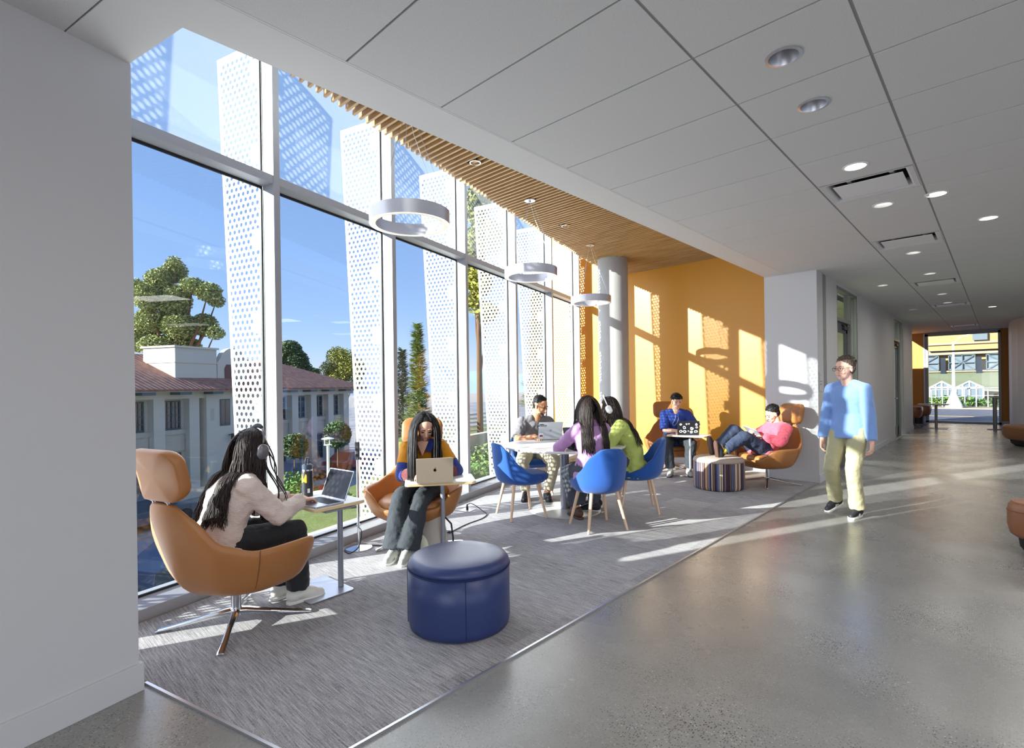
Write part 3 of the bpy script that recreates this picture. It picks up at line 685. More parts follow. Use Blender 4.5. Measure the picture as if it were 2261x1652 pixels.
def laptop(loc, z, az, label, lid='lapsilver', base='lapsilver', W=.305, D=.212, open_=108, keys='keysdark', screen='screen', logo=None, grp=None, cat='laptop'):
    """az = direction the user looks"""
    r = empty('laptop', (loc[0], loc[1], z), az - R(90), label, cat, grp)
    q = MB(); q.rings([[Vector((x, y, zz)) for x, y in rrect(W, D, .012)] for zz in (.0015, .012)]); q.build('base', base, r, bevel=.0015)
    q = MB(); q.bx((-W * .45, -D * .05, .0121), (W * .45, D * .42, .0128)); q.build('keyboard', keys, r)
    q = MB()
    for i in range(13):
        for j in range(5): x = -W * .43 + i * W * .0665; y = -D * .035 + j * D * .089; q.bx((x, y, .0128), (x + W * .056, y + D * .07, .0142))
    q.build('keys', 'keycap' if keys == 'keysdark' else keys, r)
    q = MB(); q.bx((-W * .17, -D * .45, .0121), (W * .17, -D * .12, .0125)); q.build('trackpad', 'trackpad' if base == 'lapsilver' else base, r)
    lidr = empty('lid', (0, D / 2, .012)); lidr.parent = r; lidr.rotation_euler = (R(90 - open_) if 0 else R(-(open_ - 90)), 0, 0)
    q = MB(); q.rings([[Vector((x, yy, zz + D * .49)) for x, zz in rrect(W, D * .97, .012)] for yy in (.0, .006)]); q.build('lid_shell', lid, lidr, bevel=.001)
    q = MB(); q.bx((-W * .475, -.0012, D * .05), (W * .475, 0, D * .94)); q.build('screen', screen, lidr)
    if logo == 'apple':
        q = MB(); pts = []
        for i in range(40):
            a = 2 * math.pi * i / 40; rr = .0125 * (1 - .10 * math.cos(2 * a)) ; x = rr * math.cos(a); zz = rr * math.sin(a) * 1.02
            if abs(math.cos(a)) < .35: zz -= .0016 * (1 if zz > 0 else -1)
            dx, dz = x + .0155, zz - .001
            if math.hypot(dx, dz) < .0062: s_ = .0062 / max(1e-6, math.hypot(dx, dz)); x, zz = -.0155 + dx * s_, .001 + dz * s_
            pts.append((x, zz + D * .5))
        q.rings([[Vector((x, yy, zz)) for x, zz in pts] for yy in (.006, .0068)])
        lf = [(.0, .0145), (-.0035, .0155), (-.0065, .0205), (-.0065, .0225), (-.0025, .0215), (.0, .0175)]
        q.rings([[Vector((x, yy, zz + D * .5)) for x, zz in lf] for yy in (.006, .0068)]); q.build('apple_mark', 'logodark', lidr)
    if logo == 'squares':
        q = MB()
        for i in (0, 1):
            for j in (0, 1): q.bx((-.013 + i * .0135, .006, D * .5 - .013 + j * .0135), (-.001 + i * .0135, .0066, D * .5 - .001 + j * .0135))
        q.build('square_mark', 'logogrey', lidr)
    return r, lidr
M['lapsilver'] = mat('laptop_silver', (196, 198, 204), .32, metal=.75)
M['lapgold'] = mat('laptop_champagne', (214, 196, 170), .34, metal=.6)
M['lapgrey'] = mat('laptop_light_grey', (184, 190, 202), .4, metal=.3)
M['lapblack'] = mat('laptop_black', (30, 31, 35), .4)
M['keysdark'] = mat('keyboard_well', (30, 32, 40), .5); M['keycap'] = mat('key_caps', (44, 48, 60), .45); M['trackpad'] = mat('trackpad', (172, 175, 184), .3, metal=.4)
M['capblue'] = mat('slate_blue_cap', (52, 66, 86), .5); M['st_yellow'] = mat('sticker_yellow', (236, 190, 50), .4); M['lapgreydk'] = mat('charcoal_plastic', (70, 72, 80), .5); M['canvas'] = mat('beige_canvas', (186, 178, 170), .9, bump=.2, bscale=200); M['canvaslt'] = mat('cream_canvas', (226, 224, 206), .9, bump=.2, bscale=200); M['signgrey'] = mat('sign_grey', (206, 206, 208), .4)
M['logodark'] = mat('dark_mirror', (40, 34, 26), .2, metal=.6); M['logogrey'] = mat('grey_mirror', (140, 146, 158), .3, metal=.5)
def screen_mat():
    m, t, b = new_mat('dark_screen'); L = t.links
    tc = t.nodes.new('ShaderNodeTexCoord'); n = t.nodes.new('ShaderNodeTexNoise'); n.inputs['Scale'].default_value = 14; n.inputs['Detail'].default_value = 3; L.new(tc.outputs['Object'], n.inputs[0])
    r = t.nodes.new('ShaderNodeValToRGB'); e = r.color_ramp.elements; e[0].position = .5; e[1].position = .8; e[0].color = lin((14, 14, 20)); e[1].color = lin((96, 88, 120)); L.new(n.outputs[0], r.inputs[0])
    b.inputs['Base Color'].default_value = (.008, .008, .011, 1); b.inputs['Roughness'].default_value = .2; b.inputs['Specular IOR Level'].default_value = .25
    L.new(r.outputs[0], b.inputs['Emission Color']); b.inputs['Emission Strength'].default_value = .5
    return m
M['screen'] = screen_mat(); M['screen2'] = mat('slate_screen', (20, 22, 28), .2, emit=(78, 84, 100), estr=.55)

lounge_chair((-3.475, 1.145), R(106), 'tan leather swivel armchair nearest the camera, seen from behind, beside the white wall')
lounge_chair((-4.01, 2.90), R(-46), 'tan leather swivel armchair holding the woman in the yellow jacket')
lounge_chair((-4.02, 8.10), R(-52), 'tan leather swivel armchair against the orange wall, holding the person in blue')
lounge_chair((-2.42, 7.84), R(240), 'tan leather swivel armchair before the white corner wall, holding the person in pink')
CH = {'L': ((-3.90, 4.23), R(66)), 'F': ((-2.98, 4.40), R(152)), 'R': ((-3.04, 5.30), R(217)), 'B': ((-4.60, 5.22), R(-28))}
blue_chair(*CH['L'], 'empty blue felt chair at the left of the round table')
blue_chair(*CH['F'], 'blue felt chair seen from behind, holding the woman in the lilac top')
blue_chair(*CH['R'], 'blue felt chair holding the woman in the lime shirt')
blue_chair(*CH['B'], 'blue felt chair by the glass, holding the man in grey')
side_table((-3.50, 1.86), R(93), (-.14, -.08), 'small laptop table with a steel foot before the nearest armchair')
side_table((-3.56, 2.86), R(-36) , (.02, -.02), 'small laptop table carrying the champagne laptop')
side_table((-3.50, 7.70), R(-80), (.04, -.10), 'small laptop table before the person in blue')
# round table
r = empty('round_table', (-3.68, 4.76, .008), 0, 'white round table with a thick grey column between the blue chairs', 'table')
q = MB(); q.lathe([(.001, .732), (.66, .732), (.695, .738), (.70, .748), (.70, .756), (.694, .762), (.001, .762)], n=96); q.build('table_top', 'lamtop', r, smooth=True)
q = MB(); q.cyl((0, 0, .01), (0, 0, .725), .052, n=40); q.cyl((0, 0, .72), (0, 0, .732), .16, n=40); q.build('column', 'greymetal', r, smooth=True)
q = MB(); q.lathe([(.001, .022), (.10, .020), (.38, .008), (.405, .004), (.41, .0), (.001, .0)], n=96); q.build('base_disc', 'platewhite', r, smooth=True)
 
# ================================================================== PEOPLE
def skin_mat(name, c):
    m = mat(name, c, .5, bump=.03, bscale=300, var=.06, vscale=18)
    b = m.node_tree.nodes['Principled BSDF']; b.inputs['Subsurface Weight'].default_value = .12; b.inputs['Subsurface Radius'].default_value = (.02, .008, .005); b.inputs['Subsurface Scale'].default_value = .4
    return m
def hair_mat(name, c, c2=None):
    m, t, b = new_mat(name); L = t.links
    tc = t.nodes.new('ShaderNodeTexCoord'); mp = t.nodes.new('ShaderNodeMapping'); mp.inputs['Scale'].default_value = (70, 70, 5); L.new(tc.outputs['Object'], mp.inputs[0])
    n = t.nodes.new('ShaderNodeTexNoise'); n.inputs['Scale'].default_value = 2; L.new(mp.outputs[0], n.inputs[0])
    r = t.nodes.new('ShaderNodeValToRGB'); r.color_ramp.elements[0].position = .35; r.color_ramp.elements[1].position = .75; r.color_ramp.elements[0].color = lin(c); r.color_ramp.elements[1].color = lin(c2 or tuple(min(255, v * 2 + 10) for v in c))
    L.new(n.outputs[0], r.inputs[0]); L.new(r.outputs[0], b.inputs['Base Color']); b.inputs['Roughness'].default_value = .5; b.inputs['Specular IOR Level'].default_value = .3
    bp = t.nodes.new('ShaderNodeBump'); bp.inputs['Strength'].default_value = .4; bp.inputs['Distance'].default_value = .004; L.new(n.outputs[0], bp.inputs['Height']); L.new(bp.outputs[0], b.inputs['Normal'])
    return m
def knit(name, c, bs=70, b_=.6, stretch=(1, 1, 6)):
    return mat(name, c, .9, bump=b_, bscale=bs, stretch=stretch, sheen=.3)
M['skin_light'] = skin_mat('skin_light', (226, 176, 150)); M['skin_mid'] = skin_mat('skin_warm', (214, 162, 128)); M['skin_tan'] = skin_mat('skin_tan', (196, 140, 104)); M['skin_pink'] = skin_mat('skin_pink', (232, 184, 164))
M['lips'] = mat('lips', (196, 118, 106), .45); M['lips_m'] = mat('lips_pale', (204, 142, 120), .5)
M['eyewhite'] = mat('eye_white', (232, 228, 224), .25); M['iris'] = mat('iris', (40, 26, 20), .2); M['brow'] = mat('eyebrow', (34, 26, 22), .8); M['stubble'] = mat('stubble', (92, 70, 58), .8)
M['hair_black'] = hair_mat('hair_black', (16, 14, 15)); M['hair_brown'] = hair_mat('hair_dark_brown', (22, 17, 17), (56, 40, 34)); M['hair_grey'] = hair_mat('hair_greying', (70, 60, 54), (130, 116, 104))
M['cream'] = knit('cream_knit', (226, 208, 198), 60, .8, (1, 1, 3)); M['blackpants'] = mat('black_trousers', (26, 27, 33), .8, bump=.2, bscale=90, sheen=.2); M['darkjean'] = mat('charcoal_jeans', (50, 56, 62), .85, bump=.3, bscale=120, var=.15)
M['mustard'] = knit('mustard_knit', (226, 150, 18)); M['navyknit'] = knit('navy_knit', (34, 56, 140)); M['maroonknit'] = knit('maroon_knit', (112, 44, 48))
M['greytee'] = mat('grey_tee', (118, 116, 120), .85, bump=.15, bscale=200); M['khaki'] = mat('khaki_trousers', (196, 186, 160), .85, bump=.2, bscale=120); M['lilac'] = mat('lilac_top', (176, 132, 178), .8, bump=.15, bscale=150, sheen=.3)
M['lime'] = mat('lime_shirt', (182, 196, 104), .8, bump=.15, bscale=150); M['greyskirt'] = mat('slate_trousers', (70, 74, 84), .85, bump=.2, bscale=120); M['royaltee'] = mat('royal_blue_tee', (34, 62, 142), .8, bump=.12, bscale=150); M['pinkjacket'] = mat('coral_pink_fleece', (226, 92, 112), .85, bump=.2, bscale=150, sheen=.3)
M['navytrs'] = mat('navy_trousers', (50, 60, 84), .85, bump=.2, bscale=120); M['skyblue'] = knit('sky_blue_sweater', (122, 156, 214), 110, .35); M['oliv'] = mat('olive_khaki', (172, 166, 132), .85, bump=.25, bscale=100, var=.05)
M['shoewhite'] = mat('white_sneaker', (222, 218, 210), .6); M['shoegrey'] = mat('grey_suede', (176, 178, 172), .8); M['shoeblack'] = mat('black_shoe', (30, 31, 38), .6); M['shoebrown'] = mat('brown_shoe', (86, 60, 50), .6); M['solewhite'] = mat('white_sole', (232, 230, 224), .55); M['socky'] = mat('yellow_sock', (226, 196, 60), .9); M['sockw'] = mat('white_sock', (214, 212, 208), .9)

def ik(a, t, l1, l2, pole):
    a = Vector(a); t = Vector(t); d = t - a; L = d.length; L2 = min(L, (l1 + l2) * .998); d = d.normalized(); t = a + d * L2
    x = (l1 * l1 - l2 * l2 + L2 * L2) / (2 * L2); h = math.sqrt(max(0, l1 * l1 - x * x)); p = Vector(pole); p = (p - d * p.dot(d)).normalized()
    return a + d * x + p * h, t
def head_matrix(hc, yaw_, pitch_, roll_=0):
    return Matrix.Translation(hc) @ Matrix.Rotation(yaw_, 4, 'Z') @ Matrix.Rotation(pitch_, 4, 'X') @ Matrix.Rotation(roll_, 4, 'Y')
def hand(b, wr, d, nrm, side, curl=.5, spread=1.0, grip=0, sc=1.0):
    """wr wrist, d toward the fingers, nrm out of the palm; side +1 puts the thumb on +w"""
    d = Vector(d).normalized(); nrm = Vector(nrm); nrm = (nrm - d * nrm.dot(d)).normalized(); w_ = d.cross(nrm).normalized() * side
    mt = Matrix((w_, d, nrm)).transposed()
    b.sph(wr + d * .050 * sc, (.038 * sc, .052 * sc, .0145 * sc), mt.to_4x4(), 16, 8)
    b.cone(wr - d * .01, .024 * sc, wr + d * .03 * sc, .020 * sc)
    b.sph(wr + d * .03 * sc + w_ * .026 * sc + nrm * .006, (.017 * sc, .028 * sc, .015 * sc), mt.to_4x4(), 12, 6)
    for k, (off, ln, r_) in enumerate(((.029, .070, .0085), (.0105, .079, .0088), (-.0085, .073, .0084), (-.027, .058, .0076))):
        p = wr + d * (.088 - abs(off) * .25) * sc + w_ * off * sc; dd = (d + w_ * off * 3.2 * spread).normalized(); ang = R(8)
        for j, q in enumerate((.45, .31, .24)):
            c = curl * (1 + .12 * k); a_ = ang + c * (j * .55 + .35); v = (dd * math.cos(a_) + nrm * math.sin(a_)); e = p + v * ln * q * sc
            b.cone(p, r_ * sc * (1 - .09 * j), e, r_ * sc * (.92 - .09 * j), 10); p = e; ang = a_ if 0 else ang + c * .25
    p = wr + d * .022 * sc + w_ * .030 * sc; v = (d * .72 + w_ * .62 + nrm * .28).normalized(); e = p + v * .040 * sc; b.cone(p, .0125 * sc, e, .0105 * sc, 10)
    v = (d * .92 + w_ * .22 + nrm * (.28 + .3 * curl)).normalized(); e2 = e + v * .032 * sc; b.cone(e, .0105 * sc, e2, .0085 * sc, 10)
def person(name_label, loc, az, spec):
    root = empty('person', (loc[0], loc[1], 0), az - R(90), name_label, 'person')
    S = spec; V3 = Vector
    pel = V3(S['pelvis']); che = V3(S['chest']); fem = S.get('fem', 1); k = S.get('build', 1.0)
    up_ = (che - pel).normalized(); sr = R(S.get('twist', 0)); rtv = V3((math.cos(sr), math.sin(sr), 0)); rtp = V3((1, 0, 0))
    sw = (.150 if fem else .172) * k
    nb = che + up_ * .10 + V3(S.get('nbo', (0, 0, 0)))                            # neck base
    hy, hp = R(S.get('head_yaw', 0)) + sr, R(S.get('head_pitch', 0))
    hc = nb + (Matrix.Rotation(hy, 3, 'Z') @ Matrix.Rotation(hp * .7, 3, 'X')) @ V3((0, .035, .175)) if 'head' not in S else V3(S['head'])
    HM = head_matrix(hc, hy, hp, R(S.get('head_roll', 0))); hs = S.get('hs', 1.0)
    H3 = HM.to_3x3()
    def hp_(x, y, z): return HM @ (V3((x, y, z)) * hs)
    shR, shL = che + rtv * sw + up_ * .045, che - rtv * sw + up_ * .045
    hip = .088 * k; hR, hL = pel + rtp * hip, pel - rtp * hip
    ua, fa, th, sh = S.get('arm', (.275, .235)) + S.get('leg', (.43, .42))
    eR, wR = ik(shR, S['handR'], ua, fa, S.get('poleR', (.5, -.5, -.8))); eL, wL = ik(shL, S['handL'], ua, fa, S.get('poleL', (-.5, -.5, -.8)))
    kR, aR = ik(hR, S['footR'], th, sh, S.get('kneeR', (.1, 1, .6))); kL, aL = ik(hL, S['footL'], th, sh, S.get('kneeL', (-.1, 1, .6)))
    tR, tL = V3(S.get('toeR', (0.05, 1, 0))).normalized(), V3(S.get('toeL', (-.05, 1, 0))).normalized()
    # ---- body
    fr = (che - pel)
    def torso(b, g, z0=0.0, z1=1.0, hem=0, extra=0):
        fw_ = up_.cross(rtv) * -1
        if fw_.y < 0: fw_ = -fw_
        rows = ((-.16, .150, .115), (0, .172 if fem else .165, .122), (.22, .160, .112), (.45, .132 if fem else .148, .100), (.7, .148, .108), (.9, .165, .112 if not fem else .118), (1.08, .160, .098), (1.22, .10, .070), (1.32, .062, .056))
        rs = []
        for t_, rx, ry in rows:
            if t_ < z0 or t_ > z1: continue
            c = pel + fr * t_ + (V3((0, 1, 0)) * S.get('slouch', -.02) * math.sin(max(0, min(1, t_)) * math.pi))
            r3 = rtp.lerp(rtv, max(0, min(1, t_)));  f3 = up_.cross(r3).normalized()
            rs.append([c + r3 * ((rx * k + g) * math.cos(a)) + f3 * ((ry * k + g) * math.sin(a)) for a in [2 * math.pi * i / 24 for i in range(24)]])
        b.rings(rs)
        if z1 > 1:
            for q_ in (shR, shL): b.cone(q_ - up_ * .005, .050 * k + g, nb.lerp(q_, .35) + up_ * .012, .046 + g * .6)
    b = MB(); torso(b, 0)
    b.cone(nb - up_ * .02, .060 * k if not fem else .052, hp_(0, -.022, -.075), .055 if not fem else .047)
    b.sph(hp_(0, -.018, .030), (.073 * hs, .094 * hs, .082 * hs), H3.to_4x4(), 24, 16)
    b.sph(hp_(0, .020, -.015), (.064 * hs, .068 * hs, .078 * hs), H3.to_4x4(), 20, 14)
    jw = .044 if fem else .050
    b.sph(hp_(0, .030, -.068), (jw * hs, .050 * hs, .040 * hs), H3.to_4x4()); b.sph(hp_(0, .062, -.096), (.020 * hs, .017 * hs, .016 * hs), H3.to_4x4())
    for s in (-1, 1):
        b.sph(hp_(s * .034, .056, -.034), (.022, .021, .022), H3.to_4x4()); b.sph(hp_(s * .076, -.006, -.012), (.009, .018, .030), H3.to_4x4())
        b.sph(hp_(s * .030, .072, .0215), (.022, .012, .008), H3.to_4x4())
    b.cone(hp_(0, .080, .012), .0085, hp_(0, .101, -.028), .0115, 12); b.sph(hp_(0, .093, -.034), (.017, .012, .009), H3.to_4x4())
    b.sph(hp_(0, .079, -.060), (.024, .012, .010), H3.to_4x4())
    for s_, e, w_, sp in ((shR, eR, wR, 'R'), (shL, eL, wL, 'L')):
        b.cone(s_, .046 * k, e, .036 * k); b.cone(e, .037 * k, e.lerp(w_, .3), .039 * k); b.cone(e.lerp(w_, .3), .039 * k, w_, .025 * k)
    for side, w_, e, sg in ((1, wR, eR, 'R'), (-1, wL, eL, 'L')):
        d = V3(S.get('hdir' + sg, w_ - e)).normalized(); n_ = V3(S.get('hnrm' + sg, (0, 0, -1)))
        # thumb inward when palm faces down
        hand(b, w_, d, n_, S.get('thumb' + sg, side), S.get('curl' + sg, .5), sc=.96 if fem else 1.04)
    for h_, kn, an, tt in ((hR, kR, aR, tR), (hL, kL, aL, tL)):
        b.cone(h_, .080 * k, kn, .056 * k); b.cone(kn, .054 * k, kn.lerp(an, .3), .056 * k); b.cone(kn.lerp(an, .3), .056 * k, an, .034 * k)
        b.cone(an, .032, an + tt * .10 + V3((0, 0, -.055)) * (1 if abs(tt.z) < .5 else 0), .016)
    b.organic('body', S['skin'], root, vox=S.get('vox', .0045), smooth=2, fac=.45)
    # ---- face
    Hm4 = H3.to_4x4()
    for s in (-1, 1):
        down = S.get('eyes', 'open') == 'down'
        q = MB(); q.sph(hp_(s * .0305, .0815, .0 if not down else -.004), (.0145, .0075, .0062 if not down else .003), Hm4, 14, 8); q.build('eye', 'eyewhite' if not down else 'iris', root, smooth='all')
        if not down: q = MB(); q.sph(hp_(s * .0305 + S.get('gaze', 0), .0868, .0), (.0060, .004, .0060), Hm4, 12, 8); q.build('iris', 'iris', root, smooth='all')
        q = MB(); q.tube([hp_(s * .012, .0875, .0225), hp_(s * .028, .0875, .027), hp_(s * .046, .074, .0225)], [.0028, .0034, .002], 6); q.build('eyebrow', S.get('browm', 'brow'), root, smooth='all')
        q = MB(); q.tube([hp_(s * .016, .086, .003), hp_(s * .030, .0895, .0065), hp_(s * .045, .078, .002)], .0016, 5); q.build('eyelash', 'brow', root, smooth='all')
    q = MB(); q.sph(hp_(0, .0840, -.0575), (.020, .0078, .0040), Hm4, 14, 6); q.sph(hp_(0, .0840, -.0640), (.017, .0078, .0044), Hm4, 14, 6); q.build('lips', 'lips' if fem else 'lips_m', root, smooth='all')
    # ---- clothes
    T = S['top']; g = T.get('g', .016)
    b = MB(); z0 = T.get('z0', -.16); torso(b, g, z0, T.get('z1', 1.25)); sl = T.get('sleeve', 1.0); sg_ = T.get('sg', .014)
    if T.get('collar'): b.cone(nb - up_ * .03, .068, nb + up_ * .035, .060, 20, (0, 0))
    vs = T.get('bands')
    def sleeve(bb, s_, e, w_, a0, a1, g_, cuff=True):
        """portion of the arm from a0 to a1 (0 shoulder, 1 elbow, 2 wrist)"""
        def at(u): return s_.lerp(e, u) if u <= 1 else e.lerp(w_, u - 1)
        def rad(u): return ((.050 - .010 * u) if u <= 1 else (.040 - .011 * (u - 1))) * k + g_
        us = sorted(set([a0] + [u for u in (.5, 1.0, 1.5) if a0 < u < a1] + [a1]))
        for i in range(len(us) - 1): bb.cone(at(us[i]), rad(us[i]), at(us[i + 1]), rad(us[i + 1]), 16, (1 if (i > 0 or a0 == 0) else 0, 1 if i < len(us) - 2 else 0))
    for s_, e, w_ in ((shR, eR, wR), (shL, eL, wL)): sleeve(b, s_, e, w_ - (w_ - e).normalized() * .012, 0, sl * 2 if not vs else vs[0], sg_)
    if T.get('skirt'):                                                        # hem that hangs over the hips
        hh = T['skirt']; rs = []
        for t_, f_ in ((0, 1), (-.5, 1.06), (-1, 1.1)):
            c = pel + V3((0, -.02, hh * t_)); rs.append([c + V3(((.18 * k + g) * f_ * math.cos(a), (.135 * k + g) * f_ * math.sin(a), 0)) for a in [2 * math.pi * i / 24 for i in range(24)]])
        b.rings(rs)
    b.organic(T['name'], T['m'], root, vox=.0085, smooth=4, disp=T.get('disp', .02), dscale=T.get('ds', .07))
    if vs:
        for u0, u1, nm, mt_ in vs[1]:
            for s_, e, w_ in ((shR, eR, wR), (shL, eL, wL)):
                b = MB(); sleeve(b, s_, e, w_ - (w_ - e).normalized() * .012, u0, u1, sg_); b.organic(nm, mt_, root, vox=.007, smooth=3, disp=.012, dscale=.07)
    P = S['legs']; g = P.get('g', .014)
    b = MB(); torso(b, g * .6, -.2, .24); fl = P.get('flare', 0)
    b.cone(hR, .088 * k + g, hL, .088 * k + g)
    for h_, kn, an in ((hR, kR, aR), (hL, kL, aL)):
        en = kn.lerp(an, P.get('len', .96))
        b.cone(h_, .088 * k + g, kn, .060 * k + g); b.cone(kn, .060 * k + g, kn.lerp(en, .5), .052 * k + g + fl * .4); b.cone(kn.lerp(en, .5), .052 * k + g + fl * .4, en, .042 * k + g + fl, 18, (1, 0))
    b.organic(P['name'], P['m'], root, vox=.0085, smooth=4, disp=P.get('disp', .022), dscale=.075)
    # ---- shoes
    sm, so = S.get('shoe', ('shoeblack', 'solewhite'))
    for an, tt in ((aR, tR), (aL, tL)):
        z_ = V3((0, 0, 1)) if abs(tt.z) < .6 else V3(S.get('shoeup', (0, -1, 0)))
        z_ = (z_ - tt * z_.dot(tt)).normalized(); x_ = tt.cross(z_); mt = Matrix((x_, tt, z_)).transposed().to_4x4(); mt.translation = an
        q = MB(); fz = -.075
        def L3(x, y, z): return mt @ V3((x, y, z))
        q.cone(L3(0, -.035, -.030), .045, L3(0, .02, -.022), .045); q.cone(L3(0, .02, -.022), .044, L3(.004, .10, -.042), .037); q.cone(L3(.004, .10, -.050), .036, L3(.004, .150, -.058), .030); q.cone(L3(0, -.02, .0), .040, L3(0, -.025, -.04), .041)
        q.organic('shoe_upper', sm, root, vox=.006, smooth=3)
        q = MB(); out = [(0, -.082), (.030, -.072), (.038, -.03), (.036, .03), (.046, .09), (.042, .145), (.022, .18), (-.006, .186), (-.030, .165), (-.040, .115), (-.036, .04), (-.036, -.03), (-.028, -.072)]
        q.rings([[L3(x, y, z) for x, y in out] for z in (-.090, -.066)]); q.build('shoe_sole', so, root, smooth='all', bevel=.004)
        if S.get('laces'):
            for j in range(4): q = MB(); q.tube([L3(-.024, .03 + .02 * j, .008 - .010 * j), L3(0, .034 + .02 * j, .018 - .011 * j), L3(.024, .03 + .02 * j, .008 - .010 * j)], .003, 6); q.build('shoelace', 'solewhite', root, smooth='all')
        if S.get('stripes'):
            for sd in (-1, 1):
                for j in range(3): q = MB(); q.tube([L3(sd * .034, .012 + .018 * j, -.018), L3(sd * .0395, .030 + .018 * j, -.060)], .0035, 6); q.build('side_stripe', 'solewhite', root, smooth='all')
        if S.get('sock'):
            q = MB(); q.cone(an + (V3((0, 0, 0))), .040, an.lerp(kR if (an - aR).length < 1e-6 else kL, .22), .041, 16, (1, 0)); q.organic('sock', S['sock'], root, vox=.007, smooth=2)
    # ---- hair
    col_ = [('s', hp_(0, -.020, .032), .086 * hs), ('c', hp_(0, -.01, -.05), hp_(0, -.01, .02), .070 * hs), ('c', nb, hp_(0, -.03, -.08), .066), ('c', shR, shL, .075 * k + g * .5), ('c', shR, eR, .066), ('c', shL, eL, .066)]
    for u in (.25, .5, .75, 1.0):
        c = pel + fr * u + V3((0, S.get('slouch', -.02) * math.sin(u * math.pi), 0)); col_.append(('c', c + rtv * .07, c - rtv * .07, (.118 if u > .3 else .125) * k + .012))
    Hr = S['hair']; hm = Hr['m']
    b = MB()
    if Hr['type'] == 'short':
        t_ = Hr.get('t', .010)
        b.sph(hp_(0, -.034, .054), ((.071 + t_) * hs, (.086 + t_) * hs, (.066 + t_) * hs), Hm4, 24, 16); b.sph(hp_(0, -.056, .004), ((.067 + t_ * .6) * hs, (.054 + t_ * .6) * hs, (.066 + t_) * hs), Hm4)
        if Hr.get('fringe'): b.sph(hp_(0, .030, .066), (.066, .056, .034), Hm4)
        b.organic('hair', hm, root, vox=.0055, smooth=2, disp=.010, dscale=.02)
        rn = random.Random(3)
        q = MB()
        for i in range(2 * Hr.get('n', 160)):
            a = rn.uniform(-math.pi, math.pi); e = rn.uniform(-.15, 1.45)
            dv = V3((math.cos(a) * math.cos(e), math.sin(a) * math.cos(e), math.sin(e)))
            if dv.y > .3 and dv.z < .45 and not Hr.get('fringe'): continue
            if dv.y > .75 and dv.z < .3: continue
            p = hp_(dv.x * (.071 + t_), -.034 + dv.y * (.086 + t_), .054 + dv.z * (.066 + t_)); fl_ = H3 @ V3((dv.x * .3 + rn.uniform(-.2, .2), .55 if Hr.get('fringe') else .15, .1 + rn.uniform(-.3, .3) - (.5 if Hr.get('fringe') else 0)))
            q.tube([p - H3 @ dv * .004, p + fl_ * .014 + H3 @ dv * .003, p + fl_ * .034 + H3 @ dv * .001], [.003, .0024, .0006], 5)
        q.build('hair_locks', hm, root, smooth='all')
    else:
        b.sph(hp_(0, -.026, .038), (.078 * hs, .092 * hs, .084 * hs), Hm4, 24, 16); b.sph(hp_(0, -.052, -.012), (.068 * hs, .064 * hs, .080 * hs), Hm4)
        b.organic('hair', hm, root, vox=.006, smooth=2)
        rn = random.Random(Hr.get('seed', 1)); N_ = int(Hr.get('n', 230) * 2.3); q = MB(); wv = Hr.get('wave', .004); zend = Hr['z']
        part = Hr.get('part', 0)
        for i in range(N_):
            a = rn.uniform(-1, 1) * Hr.get('amax', 2.25)                                    # 0 = back of the head, +-pi = front
            e = rn.uniform(-.1, 1.5)
            dv = V3((math.sin(a) * math.cos(e), -math.cos(a) * math.cos(e), math.sin(e)))
            if dv.y > .55 and dv.z < .55: continue
            p = hp_(dv.x * .079, -.026 + dv.y * .093, .038 + dv.z * .086)
            sdx = 1 if dv.x > part else -1
            v = H3 @ V3((sdx * (.55 + .5 * abs(dv.x)), -.35 + (.15 if dv.y > .1 else 0), -.1)); v = v.normalized()
            pts = [p.copy()]; ph = rn.uniform(0, 6.28); fr_ = rn.uniform(.8, 1.2); ln = 0; Lmax = rn.uniform(.86, 1.0)
            ze = zend + rn.uniform(-.05, .03); fwd = Hr.get('front', .25); tgt_f = rn.random() < fwd and dv.y > -.35
            if Hr.get('side') == 'R' and tgt_f and sdx < 0 and rn.random() < .7: tgt_f = False
            for st in range(60):
                gdir = V3((0, 0, -1)) + (V3((0, .32, 0)) if tgt_f else V3((0, -.16, 0))) * (1 if p.z > che.z - .02 else .0)
                v = (v * .72 + gdir * .34).normalized(); p = p + v * .02
                for c in col_:
                    if c[0] == 's': cc = c[1]; rr = c[2]
                    else:
                        ab = c[2] - c[1]; u = max(0, min(1, (p - c[1]).dot(ab) / max(1e-9, ab.length_squared))); cc = c[1] + ab * u; rr = c[3]
                    dd = p - cc; rr += .004
                    if dd.length < rr:
                        if dd.length < 1e-4: dd = V3((0, -1, 0))
                        p = cc + dd.normalized() * rr
                w2 = V3((math.cos(ph + st * .42 * fr_), math.sin(ph * 1.3 + st * .42 * fr_), 0)) * wv * min(1, st / 12)
                pts.append(p + w2)
                if p.z < ze: break
            n_ = len(pts)
            q.tube(pts, [Hr.get('r', .0048) * (1 - .75 * (j / n_) ** 2.2) for j in range(n_)], 5)
        q.build('hair_locks', hm, root, smooth='all')
    return root, dict(HM=HM, hp=hp_, wR=wR, wL=wL, nb=nb, che=che, up=up_, rt=rtv, pel=pel, Hm4=Hm4, eR=eR, kR=kR, kL=kL)
def to_local(root, p):
    a = -root.rotation_euler.z; d = Vector(p) - root.location; return Vector((d.x * math.cos(a) - d.y * math.sin(a), d.x * math.sin(a) + d.y * math.cos(a), d.z))
def loc_of(loc, az, p):
    a = -(az - R(90)); d = Vector((p[0] - loc[0], p[1] - loc[1])); return (d.x * math.cos(a) - d.y * math.sin(a), d.x * math.sin(a) + d.y * math.cos(a), p[2])
